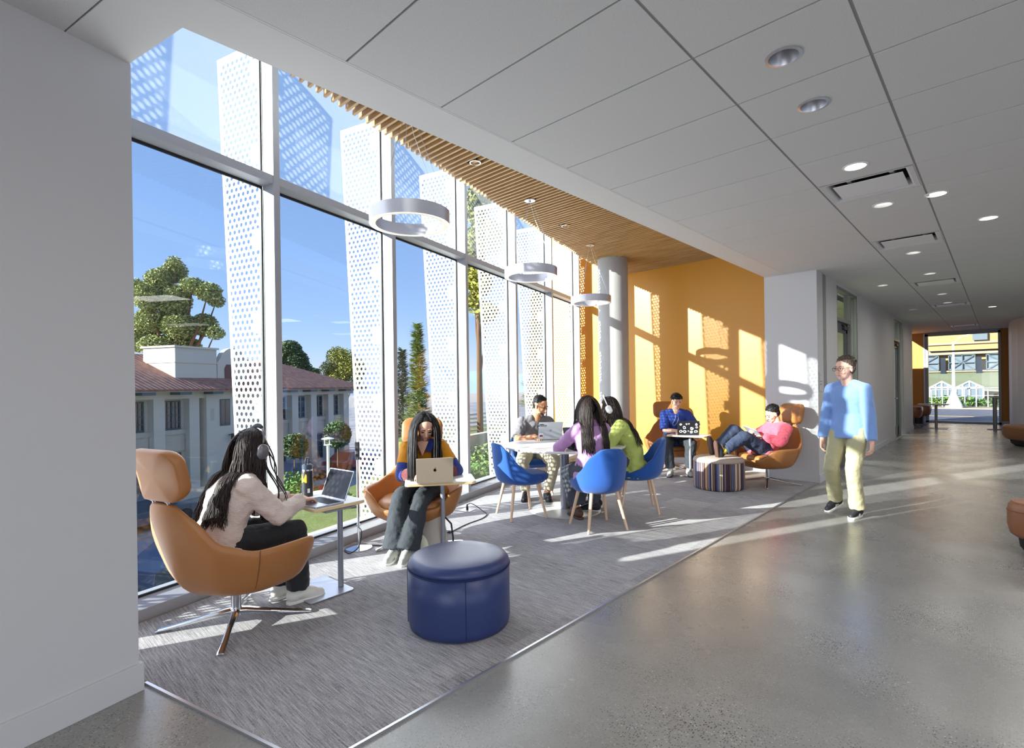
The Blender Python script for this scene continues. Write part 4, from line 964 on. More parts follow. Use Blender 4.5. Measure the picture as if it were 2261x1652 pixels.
def headphones(root, info, label, m, m2, grp=None):
    o = empty('headphones', root.location, root.rotation_euler.z, label, 'headphones', grp); hp = info['hp']; Hm = info['Hm4']
    pts = []
    for i in range(17):
        a = R(-82 + 164 * i / 16); pts.append(hp(.122 * math.sin(a), -.012, .012 + .134 * math.cos(a)))
    q = MB(); q.tube(pts, .0065, 10); q.build('headband_arch', m, o, smooth='all')
    q = MB(); q.tube(pts[5:12], [.007, .013, .015, .016, .015, .013, .007], 12); q.build('headband_canopy', m2, o, smooth='all')
    for s in (-1, 1):
        q = MB()
        rs = []
        for xx, f in ((.104, .78), (.108, .92), (.122, 1), (.136, .97), (.144, .80)):
            rs.append([hp(s * xx, -.008 + y * f, -.020 + z * f) for y, z in rrect(.076, .100, .034)])
        q.rings(rs); q.build('ear_cup', m, o, smooth='all')
        q = MB(); rs = [[hp(s * xx, -.008 + y * f, -.020 + z * f) for y, z in rrect(.078, .102, .034)] for xx, f in ((.088, .9), (.092, 1), (.110, 1))]; q.rings(rs); q.build('ear_cushion', m2, o, smooth='all')
        q = MB(); q.tube([pts[0 if s < 0 else -1], hp(s * .124, -.012, .022), hp(s * .126, -.010, .0)], .0035, 8); q.build('slider_arm', 'chrome', o, smooth='all')
    return o
def glasses(root, info, m='dark', w=.0022, round_=False, parent=None):
    hp = info['hp']; q = MB()
    for s in (-1, 1):
        pr = rrect(.046, .032 if not round_ else .040, .014 if not round_ else .0195)
        q.tube([hp(s * .031 + x, .100 - abs(s * .031 + x) * .12, -.002 + z) for x, z in pr], w, 6, closed=True)
        q.tube([hp(s * .055, .092, .006), hp(s * .078, .05, .006), hp(s * .082, -.005, .002), hp(s * .080, -.02, -.02)], w, 6)
    q.tube([hp(-.008, .101, .003), hp(0, .104, .006), hp(.008, .101, .003)], w, 6)
    q.build('eyeglasses', m, root, smooth='all')
M['hp_grey'] = mat('grey_anodised', (122, 118, 124), .3, metal=.5); M['hp_black'] = mat('dark_mesh', (48, 48, 54), .7); M['hp_white'] = mat('silver_anodised', (214, 214, 216), .3, metal=.35); M['hp_white2'] = mat('white_mesh', (226, 226, 228), .7)
# ================================================================== WHO SITS WHERE
def W(loc, az, *p): return Vector(loc_of(loc, az, p))
# -- woman A, nearest chair
L, A = (-3.53, 1.14), R(93)
ra, ia = person('person with long wavy dark hair in a cream knit sweater, typing in the nearest armchair', L, A, dict(
    pelvis=(0, -.07, .50), chest=(.0, .03, .815), nbo=(0, .02, 0), head_yaw=4, head_pitch=-16, fem=1, skin='skin_light', eyes='down',
    handR=W(L, A, -3.475, 1.565, .70), handL=W(L, A, -3.60, 1.56, .70), hdirR=(-.25, 1, -.12), hdirL=(.28, 1, -.12), poleR=(.6, -.4, -.9), poleL=(-.6, -.4, -.9),
    footR=(.06, .40, .09), footL=(-.10, .36, .09), kneeR=(.12, 1, .8), kneeL=(-.1, 1, .8), toeR=(.1, 1, 0), toeL=(0, 1, 0), curlR=.55, curlL=.5,
    top=dict(name='knit_sweater', m='cream', g=.030, sg=.024, z0=-.16, z1=1.28, skirt=.10, disp=.026, ds=.06), legs=dict(name='trousers', m='blackpants', g=.018, flare=.018),
    shoe=('shoewhite', 'solewhite'), laces=1, hair=dict(type='long', m='hair_brown', z=.68, wave=.011, n=320, front=.04, seed=4)))
headphones(ra, ia, 'dark grey over-ear headphones on the woman in the cream sweater', 'hp_grey', 'hp_black')
laptop((-3.505, 1.70), .6475, R(95), 'slim laptop with a dark screen before the woman in the cream sweater', W=.305, D=.222, open_=112)
# -- woman B
L, A = (-3.955, 2.975), R(-42)
rb, ib = person('person with straight black hair in a mustard knit jacket behind the champagne laptop', L, A, dict(
    pelvis=(0, 0, .53), chest=(.0, .10, .865), nbo=(0, .025, -.005), head_yaw=10, head_pitch=-34, fem=1, skin='skin_light', eyes='down', twist=4,
    handR=W(L, A, -3.66, 2.70, .70), handL=W(L, A, -3.60, 2.86, .70), hdirR=(.1, 1, -.1), hdirL=(.05, 1, -.1), poleR=(.9, -.3, -.8), poleL=(-.9, -.3, -.8),
    footR=W(L, A, -3.73, 2.47, .09), footL=W(L, A, -3.62, 2.53, .09), kneeR=(.2, 1, .7), kneeL=(.1, 1, .7), toeR=W((0, 0), A, .20, -.32, 0), toeL=W((0, 0), A, .22, -.3, 0),
    top=dict(name='knit_jacket', m='mustard', g=.022, sg=.020, z0=-.16, z1=1.18, skirt=.08, disp=.018, bands=(.62, [(.62, 1.22, 'navy_sleeve_band', 'navyknit'), (1.22, 2.0, 'maroon_sleeve_band', 'maroonknit')])),
    legs=dict(name='jeans', m='darkjean', g=.014, flare=.045, len=.985), shoe=('shoegrey', 'solewhite'), laces=1, stripes=1,
    hair=dict(type='long', m='hair_black', z=.66, wave=.002, n=300, front=.6, side='R', seed=11, part=.01, amax=2.6)))
b = MB()                                                       # sailor collar, folded back
i = ib
def colpt(x, y, z): return i['nb'] + Vector((x, y, z))
b.rings([[colpt(x * 1.0, y, z + dz) for x, y, z in ((-.075, .05, .035), (-.10, -.01, .045), (-.05, -.065, .05), (.05, -.065, .05), (.10, -.01, .045), (.075, .05, .035), (.16, .06, .0), (.19, -.02, .005), (.08, -.11, .01), (-.08, -.11, .01), (-.19, -.02, .005), (-.16, .06, .0))] for dz in (0, .006)])
b.build('collar', 'mustard', rb, smooth='all')
b = MB(); b.rings([[colpt(x, y, z) for x, y, z in ((-.055, .062 + d, .030), (-.030, .098 + d, -.06), (-.075, .112 + d, -.085), (-.105, .075 + d, -.01), (-.085, .04 + d, .03))] for d in (0, .006)]); b.build('collar_lining', 'navyknit', rb, bevel=.002)
b = MB(); b.rings([[colpt(x, .088 + d + (.01 if abs(x) < .02 else 0), z) for x, z in ((-.055, .01), (0, .02), (.055, .01), (.002, -.12))] for d in (0, .012)]); b.build('chest_skin', 'skin_light', rb, bevel=.004)
laptop((-3.53, 2.745), .6475, R(-34.5), 'open champagne laptop on the small table, lid towards the camera', lid='lapgold', base='lapgold', W=.305, D=.215, open_=100, logo='apple')
# -- man at the round table
L, A = (-4.56, 5.20), R(-26)
rc, ic = person('bearded person with thin glasses in a grey t-shirt at the round table', L, A, dict(
    pelvis=(0, 0, .555), chest=(.0, .09, .93), nbo=(0, .03, 0), head_yaw=28, head_pitch=-22, fem=0, build=1.02, hs=1.06, skin='skin_tan', eyes='down', browm='brow', slouch=-.04,
    handR=W(L, A, -4.27, 4.93, .815), handL=W(L, A, -4.20, 5.13, .815), hdirR=(.10, 1, -.1), hdirL=(.15, 1, -.1), poleR=(1, -.2, -.6), poleL=(-1, -.2, -.6), arm=(.29, .25),
    footR=(.22, .30, .10), footL=(-.02, .42, .09), kneeR=(.6, 1, .7), kneeL=(-.3, 1, .7), toeR=(.5, .8, 0), toeL=(.2, 1, 0),
    top=dict(name='t_shirt', m='greytee', g=.022, sg=.030, sleeve=.42, z0=-.16, z1=1.22, disp=.03), legs=dict(name='trousers', m='khaki', g=.022, len=.9),
    shoe=('shoeblack', 'shoeblack'), hair=dict(type='short', m='hair_black', t=.006, n=120)))
glasses(rc, ic, w=.0016, round_=True)
b = MB(); hp = ic['hp']; b.sph(hp(0, .034, -.072), (.051, .052, .043), ic['Hm4'], 20, 12); b.sph(hp(0, .066, -.098), (.025, .020, .020), ic['Hm4'])
b.organic('beard', 'stubble', rc, vox=.005, smooth=2)
lp, lid = laptop((-4.175, 5.055), .775, R(-34), 'light grey laptop with stickers on its lid, open on the round table', lid='lapgrey', base='lapgrey', W=.31, D=.225, open_=104, keys='lapgrey', logo='squares')
def sticker(lid, x, z, w_, h_, m, y=.0062, name='sticker', poly=None):
    q = MB(); P = poly or rrect(w_, h_, min(w_, h_) * .25, 3)
    q.rings([[Vector((x + a, yy, z + c)) for a, c in P] for yy in (y, y + .0006)]); return q.build(name, m, lid)
M['st_white'] = mat('sticker_white', (232, 232, 232), .4); M['st_black'] = mat('sticker_black', (34, 34, 36), .4); M['st_red'] = mat('sticker_red', (176, 40, 66), .4); M['st_navy'] = mat('sticker_navy', (30, 44, 92), .4); M['st_grey'] = mat('sticker_grey', (130, 130, 136), .4)
# from outside the lid's +x is the left side
sticker(lid, .118, .192, .052, .010, 'st_black'); sticker(lid, .108, .175, .118 * .9, .018, 'st_black')
for k in range(7): sticker(lid, .068 + .0128 * k, .175, .006, .007 + .003 * (k % 2), 'st_white', y=.0069, name='sticker_lettering')
st = sticker(lid, .119, .046, .056, .066, 'st_white'); sticker(lid, .119, .052, .042, .013, 'st_navy', y=.0069, name='sticker_lettering'); sticker(lid, .119, .037, .044, .013, 'st_red', y=.0069, name='sticker_lettering')
# -- woman in lilac
L, A = (-3.06, 4.42), R(150)
rd, id_ = person('person with long black hair in a lilac top, seated with the back to the camera', L, A, dict(
    pelvis=(0, 0, .575), chest=(.0, .03, .945), nbo=(0, .01, 0), head_yaw=14, head_pitch=-8, fem=1, skin='skin_mid',
    handR=W(L, A, -3.42, 4.58, .80), handL=W(L, A, -3.47, 4.42, .80), hdirR=(0, 1, -.1), hdirL=(.2, 1, -.1), poleR=(1, -.4, -.7), poleL=(-1, -.4, -.7),
    footR=(.02, .50, .09), footL=(-.04, .30, .10), kneeR=(.3, 1, .8), kneeL=(-.1, 1, .8), toeR=(.1, 1, 0), toeL=(-.2, 1, 0),
    top=dict(name='blouse', m='lilac', g=.022, sg=.020, z0=-.16, z1=1.25, skirt=.16, disp=.022), legs=dict(name='trousers', m='greyskirt', g=.03, flare=.02, len=.88), shoe=('shoebrown', 'shoebrown'),
    hair=dict(type='long', m='hair_brown', z=.82, wave=.005, n=300, front=.12, seed=5)))
laptop((-3.235, 4.53), .775, R(150), 'black laptop with a slate screen, open before the woman in lilac', lid='lapblack', base='lapblack', W=.33, D=.225, open_=112, screen='screen2', keys='keysdark')
# -- woman in lime
L, A = (-3.10, 5.24), R(214)
re_, ie = person('person with long dark hair and white headphones in a lime shirt at the round table', L, A, dict(
    pelvis=(0, 0, .575), chest=(.0, .10, .93), nbo=(0, .03, 0), head_yaw=-4, head_pitch=-24, fem=1, skin='skin_light', eyes='down', slouch=-.05,
    handR=W(L, A, -3.52, 5.12, .81), handL=W(L, A, -3.40, 4.93, .81), hdirR=(-.6, .8, -.05), hdirL=(.5, .8, -.05), poleR=(1, -.2, -.7), poleL=(-1, -.2, -.7),
    footR=(.10, .40, .09), footL=(-.10, .42, .09), kneeR=(.3, 1, .8), kneeL=(-.2, 1, .8),
    top=dict(name='shirt', m='lime', g=.030, sg=.034, z0=-.16, z1=1.25, skirt=.17, disp=.034, ds=.09), legs=dict(name='trousers', m='greyskirt', g=.02), shoe=('shoeblack', 'solewhite'), stripes=1,
    hair=dict(type='long', m='hair_brown', z=.80, wave=.006, n=260, front=.38, seed=8)))
headphones(re_, ie, 'white over-ear headphones on the woman in the lime shirt', 'hp_white', 'hp_white2')
# -- boy in blue
L, A = (-3.90, 8.02), R(-58)
rf, if_ = person('person with a black fringe in a royal blue t-shirt before the orange wall', L, A, dict(
    pelvis=(0, 0, .54), chest=(0, .06, .90), nbo=(0, .02, 0), head_yaw=12, head_pitch=-14, fem=0, skin='skin_light', eyes='down', build=.98,
    handR=W(L, A, -3.72, 7.76, .70), handL=W(L, A, -3.62, 7.90, .70), hdirR=(.2, 1, -.1), hdirL=(-.1, 1, -.1), poleR=(1, -.3, -.7), poleL=(-1, -.3, -.7),
    footR=W(L, A, -3.76, 7.56, .09), footL=(-.16, .40, .09), kneeR=(.3, 1, .8), kneeL=(-.3, 1, .8), toeR=(.25, 1, 0), toeL=(-.1, 1, 0),
    top=dict(name='t_shirt', m='royaltee', g=.028, sg=.034, sleeve=.48, z0=-.16, z1=1.22, skirt=.10, disp=.03), legs=dict(name='jeans', m='darkjean', g=.030, len=.9), shoe=('shoegrey', 'shoeblack'), laces=1, sock='sockw',
    hair=dict(type='short', m='hair_black', t=.013, fringe=1, n=240)))
q = MB(); ch = if_['che']
out = [(-.03, .07), (.015, .07), (.015, .01), (.058, -.075), (.052, -.10), (.02, -.10), (-.012, -.055), (-.03, 0)]
q.tube([ch + Vector((x, .146 - abs(x) * .2, z - .02)) for x, z in out], .0022, 5, closed=True); q.build('shirt_print', 'st_white', rf, smooth='all')
lp, lid = laptop((-3.585, 7.775), .6475, R(-56), 'black laptop covered in white stickers on the small table by the orange wall', lid='lapblack', base='lapblack', W=.325, D=.225, open_=104)
rn = random.Random(5)
for k, (x, z, s_) in enumerate(((.115, .165, .034), (.03, .172, .028), (-.005, .176, .024), (-.115, .165, .04), (-.12, .12, .036), (.06, .115, .05), (-.05, .10, .052), (.11, .055, .046), (.055, .05, .048), (-.045, .045, .05), (-.11, .055, .052), (.0, .06, .02))):
    pl = [(s_ * .5 * (1 + .28 * rn.uniform(-1, 1)) * math.cos(2 * math.pi * i / 11), s_ * .45 * (1 + .28 * rn.uniform(-1, 1)) * math.sin(2 * math.pi * i / 11)) for i in range(11)]
    sticker(lid, x, z, 0, 0, 'st_white', poly=pl); sticker(lid, x + .002, z, 0, 0, ('st_grey', 'st_black', 'st_navy')[k % 3], y=.0069, poly=[(a * .55, c * .5) for a, c in pl], name='sticker_drawing')
# -- man in pink, legs on the ottoman
L, A = (-2.45, 7.80), R(236)
rg, ig = person('person with short black hair in a coral pink fleece, feet up on the striped ottoman', L, A, dict(
    pelvis=(0, .06, .50), chest=(.0, -.19, .76), nbo=(0, .03, .01), head_yaw=-6, head_pitch=-26, fem=0, skin='skin_light', eyes='down', slouch=-.04,
    handR=(.06, .13, .74), handL=(-.12, .12, .70), hdirR=(-.5, .8, .1), hdirL=(.5, .8, -.2), hnrmR=(0, .2, -1), hnrmL=(.3, .2, .9), thumbL=1, poleR=(1, -.2, -.7), poleL=(-1, -.2, -.7),
    footR=W(L, A, -2.93, 7.26, .53), footL=W(L, A, -2.76, 7.06, .51), kneeR=(.25, 1, 1.6), kneeL=(-.3, 1, 1.4), toeR=(.10, .12, 1), toeL=(-.16, .22, 1), shoeup=(0, -1, 0), leg=(.43, .40),
    top=dict(name='fleece_jacket', m='pinkjacket', g=.030, sg=.032, z0=-.16, z1=1.25, skirt=.05, disp=.03, collar=1), legs=dict(name='trousers', m='navytrs', g=.030, len=.86), shoe=('shoeblack', 'shoebrown'), sock='socky',
    hair=dict(type='short', m='hair_black', t=.011, n=200)))
r = empty('tablet', rg.location + Vector((0, 0, 0)), rg.rotation_euler.z, 'grey tablet held by the person in the coral pink fleece', 'tablet')
q = MB(); mt = Matrix.Translation((-.04, .22, .765)) @ Euler((R(38), R(-12), R(10))).to_matrix().to_4x4()
q.rings([[mt @ Vector((x, y, z)) for x, y in rrect(.25, .18, .012)] for z in (-.004, .004)]); q.build('case', 'lapgrey', r, bevel=.001)
q = MB(); q.rings([[mt @ Vector((x, y, z)) for x, y in rrect(.235, .165, .006)] for z in (.0042, .005)]); q.build('screen', 'screen2', r)
# -- standing man
L, A = (-1.21, 6.64), R(-97)
rh, ih = person('walking person with short greying hair and glasses in a sky blue sweater', L, A, dict(
    pelvis=(0, 0, .93), chest=(0, .015, 1.32), nbo=(0, .01, .0), head_yaw=-12, head_pitch=-4, fem=0, build=.98, hs=1.08, skin='skin_pink', eyes='open', browm='hair_grey', twist=-8, arm=(.30, .26), leg=(.45, .44), vox=.005,
    handR=(.25, .06, .80), handL=(-.25, .10, .76), hdirR=(.05, .10, -1), hdirL=(-.02, .25, -1), hnrmR=(-1, 0, 0), hnrmL=(1, -.1, 0), thumbR=-1, thumbL=1, curlR=.55, curlL=.6, poleR=(.5, -1, 0), poleL=(-.5, -1, 0),
    footR=(.16, -.06, .13), footL=(-.10, .10, .09), kneeR=(.0, 1, 0), kneeL=(0, 1, 0), toeR=(.35, 1, -.35), toeL=(.05, 1, 0),
    top=dict(name='sweater', m='skyblue', g=.022, sg=.020, z0=-.22, z1=1.24, disp=.012, ds=.09, skirt=.09), legs=dict(name='trousers', m='oliv', g=.016, flare=.018, len=.99, disp=.018), shoe=('shoeblack', 'solewhite'), laces=1, stripes=1,
    hair=dict(type='short', m='hair_grey', t=.010, n=220)))
glasses(rh, ih, w=.0022)

# ================================================================== SMALL THINGS
def stripe_mat():
    m, t, b = new_mat('striped_fabric'); L_ = t.links
    tc = t.nodes.new('ShaderNodeTexCoord'); sp = t.nodes.new('ShaderNodeSeparateXYZ'); L_.new(tc.outputs['Object'], sp.inputs[0])
    a = math_node(t, 'ARCTAN2', sp.outputs[1], sp.outputs[0]); a = math_node(t, 'FLOOR', math_node(t, 'MULTIPLY', a, 26))
    wn = t.nodes.new('ShaderNodeTexWhiteNoise'); wn.noise_dimensions = '1D'; L_.new(a, wn.inputs['W'])
    r = t.nodes.new('ShaderNodeValToRGB'); r.color_ramp.interpolation = 'CONSTANT'; cs = [(60, 48, 62), (118, 92, 76), (70, 76, 120), (200, 180, 150), (44, 36, 44), (150, 110, 84), (110, 116, 150), (220, 200, 170)]
    r.color_ramp.elements[0].color = lin(cs[0]); r.color_ramp.elements[1].position = 1 / 8; r.color_ramp.elements[1].color = lin(cs[1])
    for k in range(2, 8): e = r.color_ramp.elements.new(k / 8); e.color = lin(cs[k])
    L_.new(wn.outputs[0], r.inputs[0]); L_.new(r.outputs[0], b.inputs['Base Color']); b.inputs['Roughness'].default_value = .9
    return m
M['stripes'] = stripe_mat(); M['stripetop'] = mat('taupe_fabric', (176, 160, 148), .9, bump=.2, bscale=300)
def ottoman(x, y, rad, h, side, top, label, seam=None, a0=0):
    r = empty('round_ottoman', (x, y, .008), a0, label, 'ottoman')
    q = MB(); q.lathe([(.001, .0), (rad - .03, .0), (rad - .008, .012), (rad, .05), (rad, h * .5), (rad, h - .055), (.001, h - .055)], n=96); q.build('side_cover', side, r, smooth='all')
    q = MB(); q.lathe([(.001, h - .056), (rad + .001, h - .056), (rad - .004, h - .030), (rad - .018, h - .010), (rad - .05, h + .002), (rad * .5, h + .010), (.001, h + .012)], n=96); q.build('top_cushion', top, r, smooth='all')
    if seam:
        for k in range(4):
            a = R(20 + 90 * k); q = MB(); q.tube([((rad + .0006) * math.cos(a), (rad + .0006) * math.sin(a), z) for z in (.03, .2, h - .056)], .0022, 6); q.build('seam', seam, r)
        q = MB(); q.tube([((rad + .002) * math.cos(R(a)), (rad + .002) * math.sin(R(a)), h - .056) for a in range(0, 360, 4)], .0028, 6, closed=True); q.build('piping', seam, r, smooth='all')
ottoman(-2.445, 2.085, .312, .415, 'blueleather', 'blueleather', 'round navy blue vinyl ottoman on the carpet', 'navyseam', R(-54))
ottoman(-2.845, 7.144, .335, .425, 'stripes', 'stripetop', 'round striped fabric ottoman under the raised feet')
# bottle
r = empty('water_bottle', (-3.80, 1.76, .6475), 0, 'black insulated bottle with stickers on the nearest laptop table', 'bottle')
q = MB(); q.lathe([(.001, 0), (.036, 0), (.040, .004), (.040, .182), (.037, .192), (.001, .192)], n=40); q.build('flask', 'lapblack', r, smooth=True)
q = MB(); q.lathe([(.001, .190), (.036, .190), (.036, .204), (.001, .204)], n=40); q.build('steel_neck', 'chrome', r, smooth=True)
q = MB(); q.lathe([(.001, .203), (.037, .203), (.038, .232), (.030, .240), (.001, .240)], n=40); q.build('cap', 'capblue', r, smooth=True)
q = MB(); q.tube([(.020, -.020, .236), (.022, -.022, .272), (.014, -.016, .284), (-.014, .016, .284), (-.022, .022, .272), (-.020, .020, .236)], .0055, 8); q.build('carry_loop', 'capblue', r, smooth='all')
q = MB()
def wrap(q, a0, a1, z0, z1, rr, n=10, top=None):
    vs = []; 
    for k in range(n + 1):
        a = R(a0 + (a1 - a0) * k / n); u = k / n; zt = z1 if not top else z0 + (z1 - z0) * top(u)
        zb = z0 if not top else z0 + (z1 - z0) * (1 - top(u)) * .25
        vs += [(rr * math.cos(a), rr * math.sin(a), zb), (rr * math.cos(a), rr * math.sin(a), zt)]
    q.add(vs, [(2 * k, 2 * k + 2, 2 * k + 3, 2 * k + 1) for k in range(n)])
wrap(q, -100, -30, .105, .172, .0408, 12, lambda u: .7 + .3 * math.sin(u * 9)); q.build('yellow_sticker', 'st_yellow', r)
q = MB(); wrap(q, -110, -85, .035, .066, .0408); q.build('blue_sticker', 'st_navy', r)
q = MB(); wrap(q, -25, 0, .03, .062, .0408); q.build('pink_sticker', 'st_white', r)
# power pole
r = empty('power_pole', (-4.22, 2.42, .008), 0, 'slim chrome power pole with an outlet head, standing at the glass', 'power stand')
q = MB(); q.lathe([(.001, .0), (.118, .0), (.118, .010), (.06, .02), (.02, .026), (.001, .026)], n=48); q.build('base', 'chrome', r, smooth=True)
q = MB(); q.cyl((0, 0, .02), (0, 0, .82), .011, n=16); q.cyl((0, 0, .20), (0, 0, .22), .016, n=12); q.build('pole', 'chrome', r, smooth=True)
q = MB(); q.rings([[Vector((x, y, z)) for x, y in rrect(.040, .036, .012)] for z in (.80, .96)]); q.build('outlet_block', 'lapgreydk', r, rot=(0, 0, R(45)), bevel=.004)
for z in (.84, .90): q = MB(); q.box((.020, -.020, z), (.003, .018, .028), rz=R(-45)); q.build('socket', 'rubber', r)
q = MB(); q.tube([(.014, 0, .955), (.014, 0, 1.0), (0, 0, 1.012), (-.014, 0, 1.0), (-.014, 0, .955)], .0035, 8); q.build('handle_loop', 'chrome', r, smooth='all', rot=(0, 0, R(43)))

def cable(pts, rr, name, label, m='rubber'):
    P = [Vector(p) for p in pts]; out = []
    for i in range(len(P) - 1):
        p0, p1, p2_, p3 = P[max(0, i - 1)], P[i], P[i + 1], P[min(len(P) - 1, i + 2)]
        for k in range(8):
            u = k / 8; out.append(.5 * ((2 * p1) + (p2_ - p0) * u + (2 * p0 - 5 * p1 + 4 * p2_ - p3) * u * u + (3 * p1 - p0 - 3 * p2_ + p3) * u ** 3))
    out.append(P[-1]); q = MB(); q.tube(out, rr, 8); return tag(q.build(name, m, smooth='all'), label, 'cable')
cable([(-4.22, 2.42, .20), (-4.10, 2.38, .19), (-4.06, 2.33, .08), (-4.12, 2.28, .02), (-4.25, 2.30, .015), (-4.30, 2.40, .015), (-4.22, 2.52, .015), (-4.10, 2.62, .013), (-3.98, 2.80, .013), (-3.95, 3.05, .013), (-4.0, 3.3, .013)], .0045, 'power_cable', 'black cable looping from the power pole under the armchair')
cable([(-3.95, 3.25, .013), (-4.02, 3.42, .013), (-4.08, 3.62, .013), (-4.12, 3.85, .013), (-4.22, 4.02, .013), (-4.36, 4.08, .02), (-4.44, 4.05, .07), (-4.50, 4.03, .09), (-4.535, 4.015, .075)], .0045, 'power_cable', 'black cable running across the carpet to the floor socket')
r = empty('floor_socket', (-4.54, 4.01, .008), TH, 'silver floor socket with a black plug beside the glass wall', 'socket')
q = MB(); q.rings([[Vector((x, y, z)) for x, y in rrect(.15, .15, .02)] for z in (.0, .006)]); q.build('cover_plate', 'satin', r, bevel=.002)
q = MB(); q.cyl((0, 0, .006), (0, 0, .045), .016, .013, n=14); q.cyl((0, 0, .045), (0, 0, .07), .010, .007, n=10); q.build('plug', 'rubber', r, smooth=True)
# tote / backpack under table B
r = empty('canvas_backpack', (-3.70, 2.83, .008), R(30), 'beige canvas backpack leaning on the small table post', 'bag')
q = MB()
rs = []
for z, w_, d_, yo in ((0, .15, .075, 0), (.05, .165, .085, 0), (.16, .150, .075, .01), (.26, .115, .060, .02), (.33, .075, .040, .03), (.355, .045, .025, .035)):
    rs.append([Vector((w_ * math.cos(a) * (1 + .05 * math.sin(3 * a)), d_ * math.sin(a) + yo, z)) for a in [2 * math.pi * i / 28 for i in range(28)]])
q.rings(rs); q.build('bag_body', 'canvas', r, smooth='all', subd=1)
q = MB(); rs = []
for z, w_, d_ in ((0, .12, .05), (.05, .13, .06), (.12, .11, .055), (.17, .06, .03)): rs.append([Vector((-.10 + w_ * math.cos(a), -.10 + d_ * math.sin(a), z)) for a in [2 * math.pi * i / 20 for i in range(20)]])
q.rings(rs); q.build('front_flap', 'canvaslt', r, smooth='all', subd=1)
q = MB(); q.tube([(.10, .05, .30), (.17, .07, .22), (.19, .06, .10), (.20, .03, .01)], .008, 8); q.build('shoulder_strap', 'rubber', r, smooth='all')
q = MB(); q.tube([(-.03, .03, .34), (-.01, .035, .385), (.03, .04, .385), (.045, .04, .34)], .008, 8); q.build('grab_handle', 'canvaslt', r, smooth='all')
# benches on the right
def bench(poly, h, label):
    r = empty('upholstered_bench', (poly[0][0], poly[0][1], 0), 0, label, 'bench', 'brown leather benches along the lobby')
    p0 = Vector((*poly[0], 0)); P = [(x - p0.x, y - p0.y) for x, y in poly]; cx_ = sum(p[0] for p in P) / len(P); cy_ = sum(p[1] for p in P) / len(P)
    def rg(f, z): return [Vector((cx_ + (x - cx_) * f, cy_ + (y - cy_) * f, z)) for x, y in P]
    q = MB(); q.rings([rg(.90, .13), rg(.97, .16), rg(1, .24), rg(1, h - .07), rg(.985, h - .025), rg(.95, h), rg(.6, h + .004)]); q.build('seat', 'leatherdk', r, smooth='all', bevel=.012, seg=3)
    q = MB(); q.rings([rg(.80, .0), rg(.86, .05), rg(.88, .135)]); q.build('plinth', 'rubber', r, bevel=.01)
    q = MB(); q.tube([rg(1.002, h - .075)[k] for k in range(len(P))], .0035, 6, closed=True); q.build('piping', 'seam', r)
def smooth_poly(poly, rr=.12, n=5):
    out = []; K = len(poly)
    for i in range(K):
        a, b_, c = (Vector(poly[(i + d) % K]) for d in (-1, 0, 1)); u = (a - b_).normalized(); v = (c - b_).normalized(); p, q_ = b_ + u * rr, b_ + v * rr
        for k in range(n + 1):
            s_ = k / n; out.append(tuple(p.lerp(b_, s_).lerp(b_.lerp(q_, s_), s_)))
    return out
bench(smooth_poly([(-.02, 6.02), (.62, 5.55), (1.25, 6.35), (.50, 6.95)], .16), .43, 'tan leather bench cut by the right edge of the picture')
bench(smooth_poly([(-.05, 15.8), (.85, 14.2), (2.0, 15.0), (1.2, 16.6)], .22), .45, 'brown leather bench farther down the lobby, near the curved wall')
# far end of the corridor: table, two low tub seats, barrier post
r = empty('cafe_table', (-1.40, 19.87, 0), 0, 'small pedestal table before the far end window', 'table')
q = MB(); q.bx((-.42, -.3, .70), (.30, .3, .725)); q.build('table_top', 'darkframe', r, bevel=.004)
q = MB(); q.cyl((0, 0, .01), (0, 0, .70), .035, n=16); q.build('post', 'darkframe', r)
q = MB(); q.bx((-.32, -.26, 0), (.26, .26, .012)); q.build('base_plate', 'darkframe', r)
for x, y, lb in ((-2.12, 20.35, 'nearer brown tub seat by the far orange wall'), (-2.0, 21.5, 'farther brown tub seat by the far end window')):
    r = empty('tub_seat', (x, y, 0), 0, lb, 'armchair', 'brown tub seats at the corridor end')
    q = MB(); q.rings([[Vector((px_ * f, py_ * f, z)) for px_, py_ in rrect(.74, .70, .2, 6)] for z, f in ((.28, .80), (.34, .92), (.50, 1), (.60, .98), (.62, .9))]); q.build('shell', 'leatherdk', r, smooth='all')
    q = MB(); q.cyl((0, 0, 0), (0, 0, .29), .17, n=20); q.build('pedestal', 'rubber', r)
    q = MB(); q.cyl((0, 0, .0), (0, 0, .02), .30, n=24); q.build('base_disc', 'darkframe', r)
r = empty('barrier_post', (-.12, 20.18, 0), 0, 'grey queue barrier post before the far end window', 'post')
q = MB(); q.cyl((0, 0, .02), (0, 0, .92), .045, n=20); q.cyl((0, 0, .72), (0, 0, .90), .055, n=20); q.build('post_tube', 'darkframe', r, smooth=True)
q = MB(); q.lathe([(.001, 0), (.17, 0), (.17, .015), (.05, .03), (.001, .03)], n=28); q.build('base', 'darkframe', r, smooth=True)
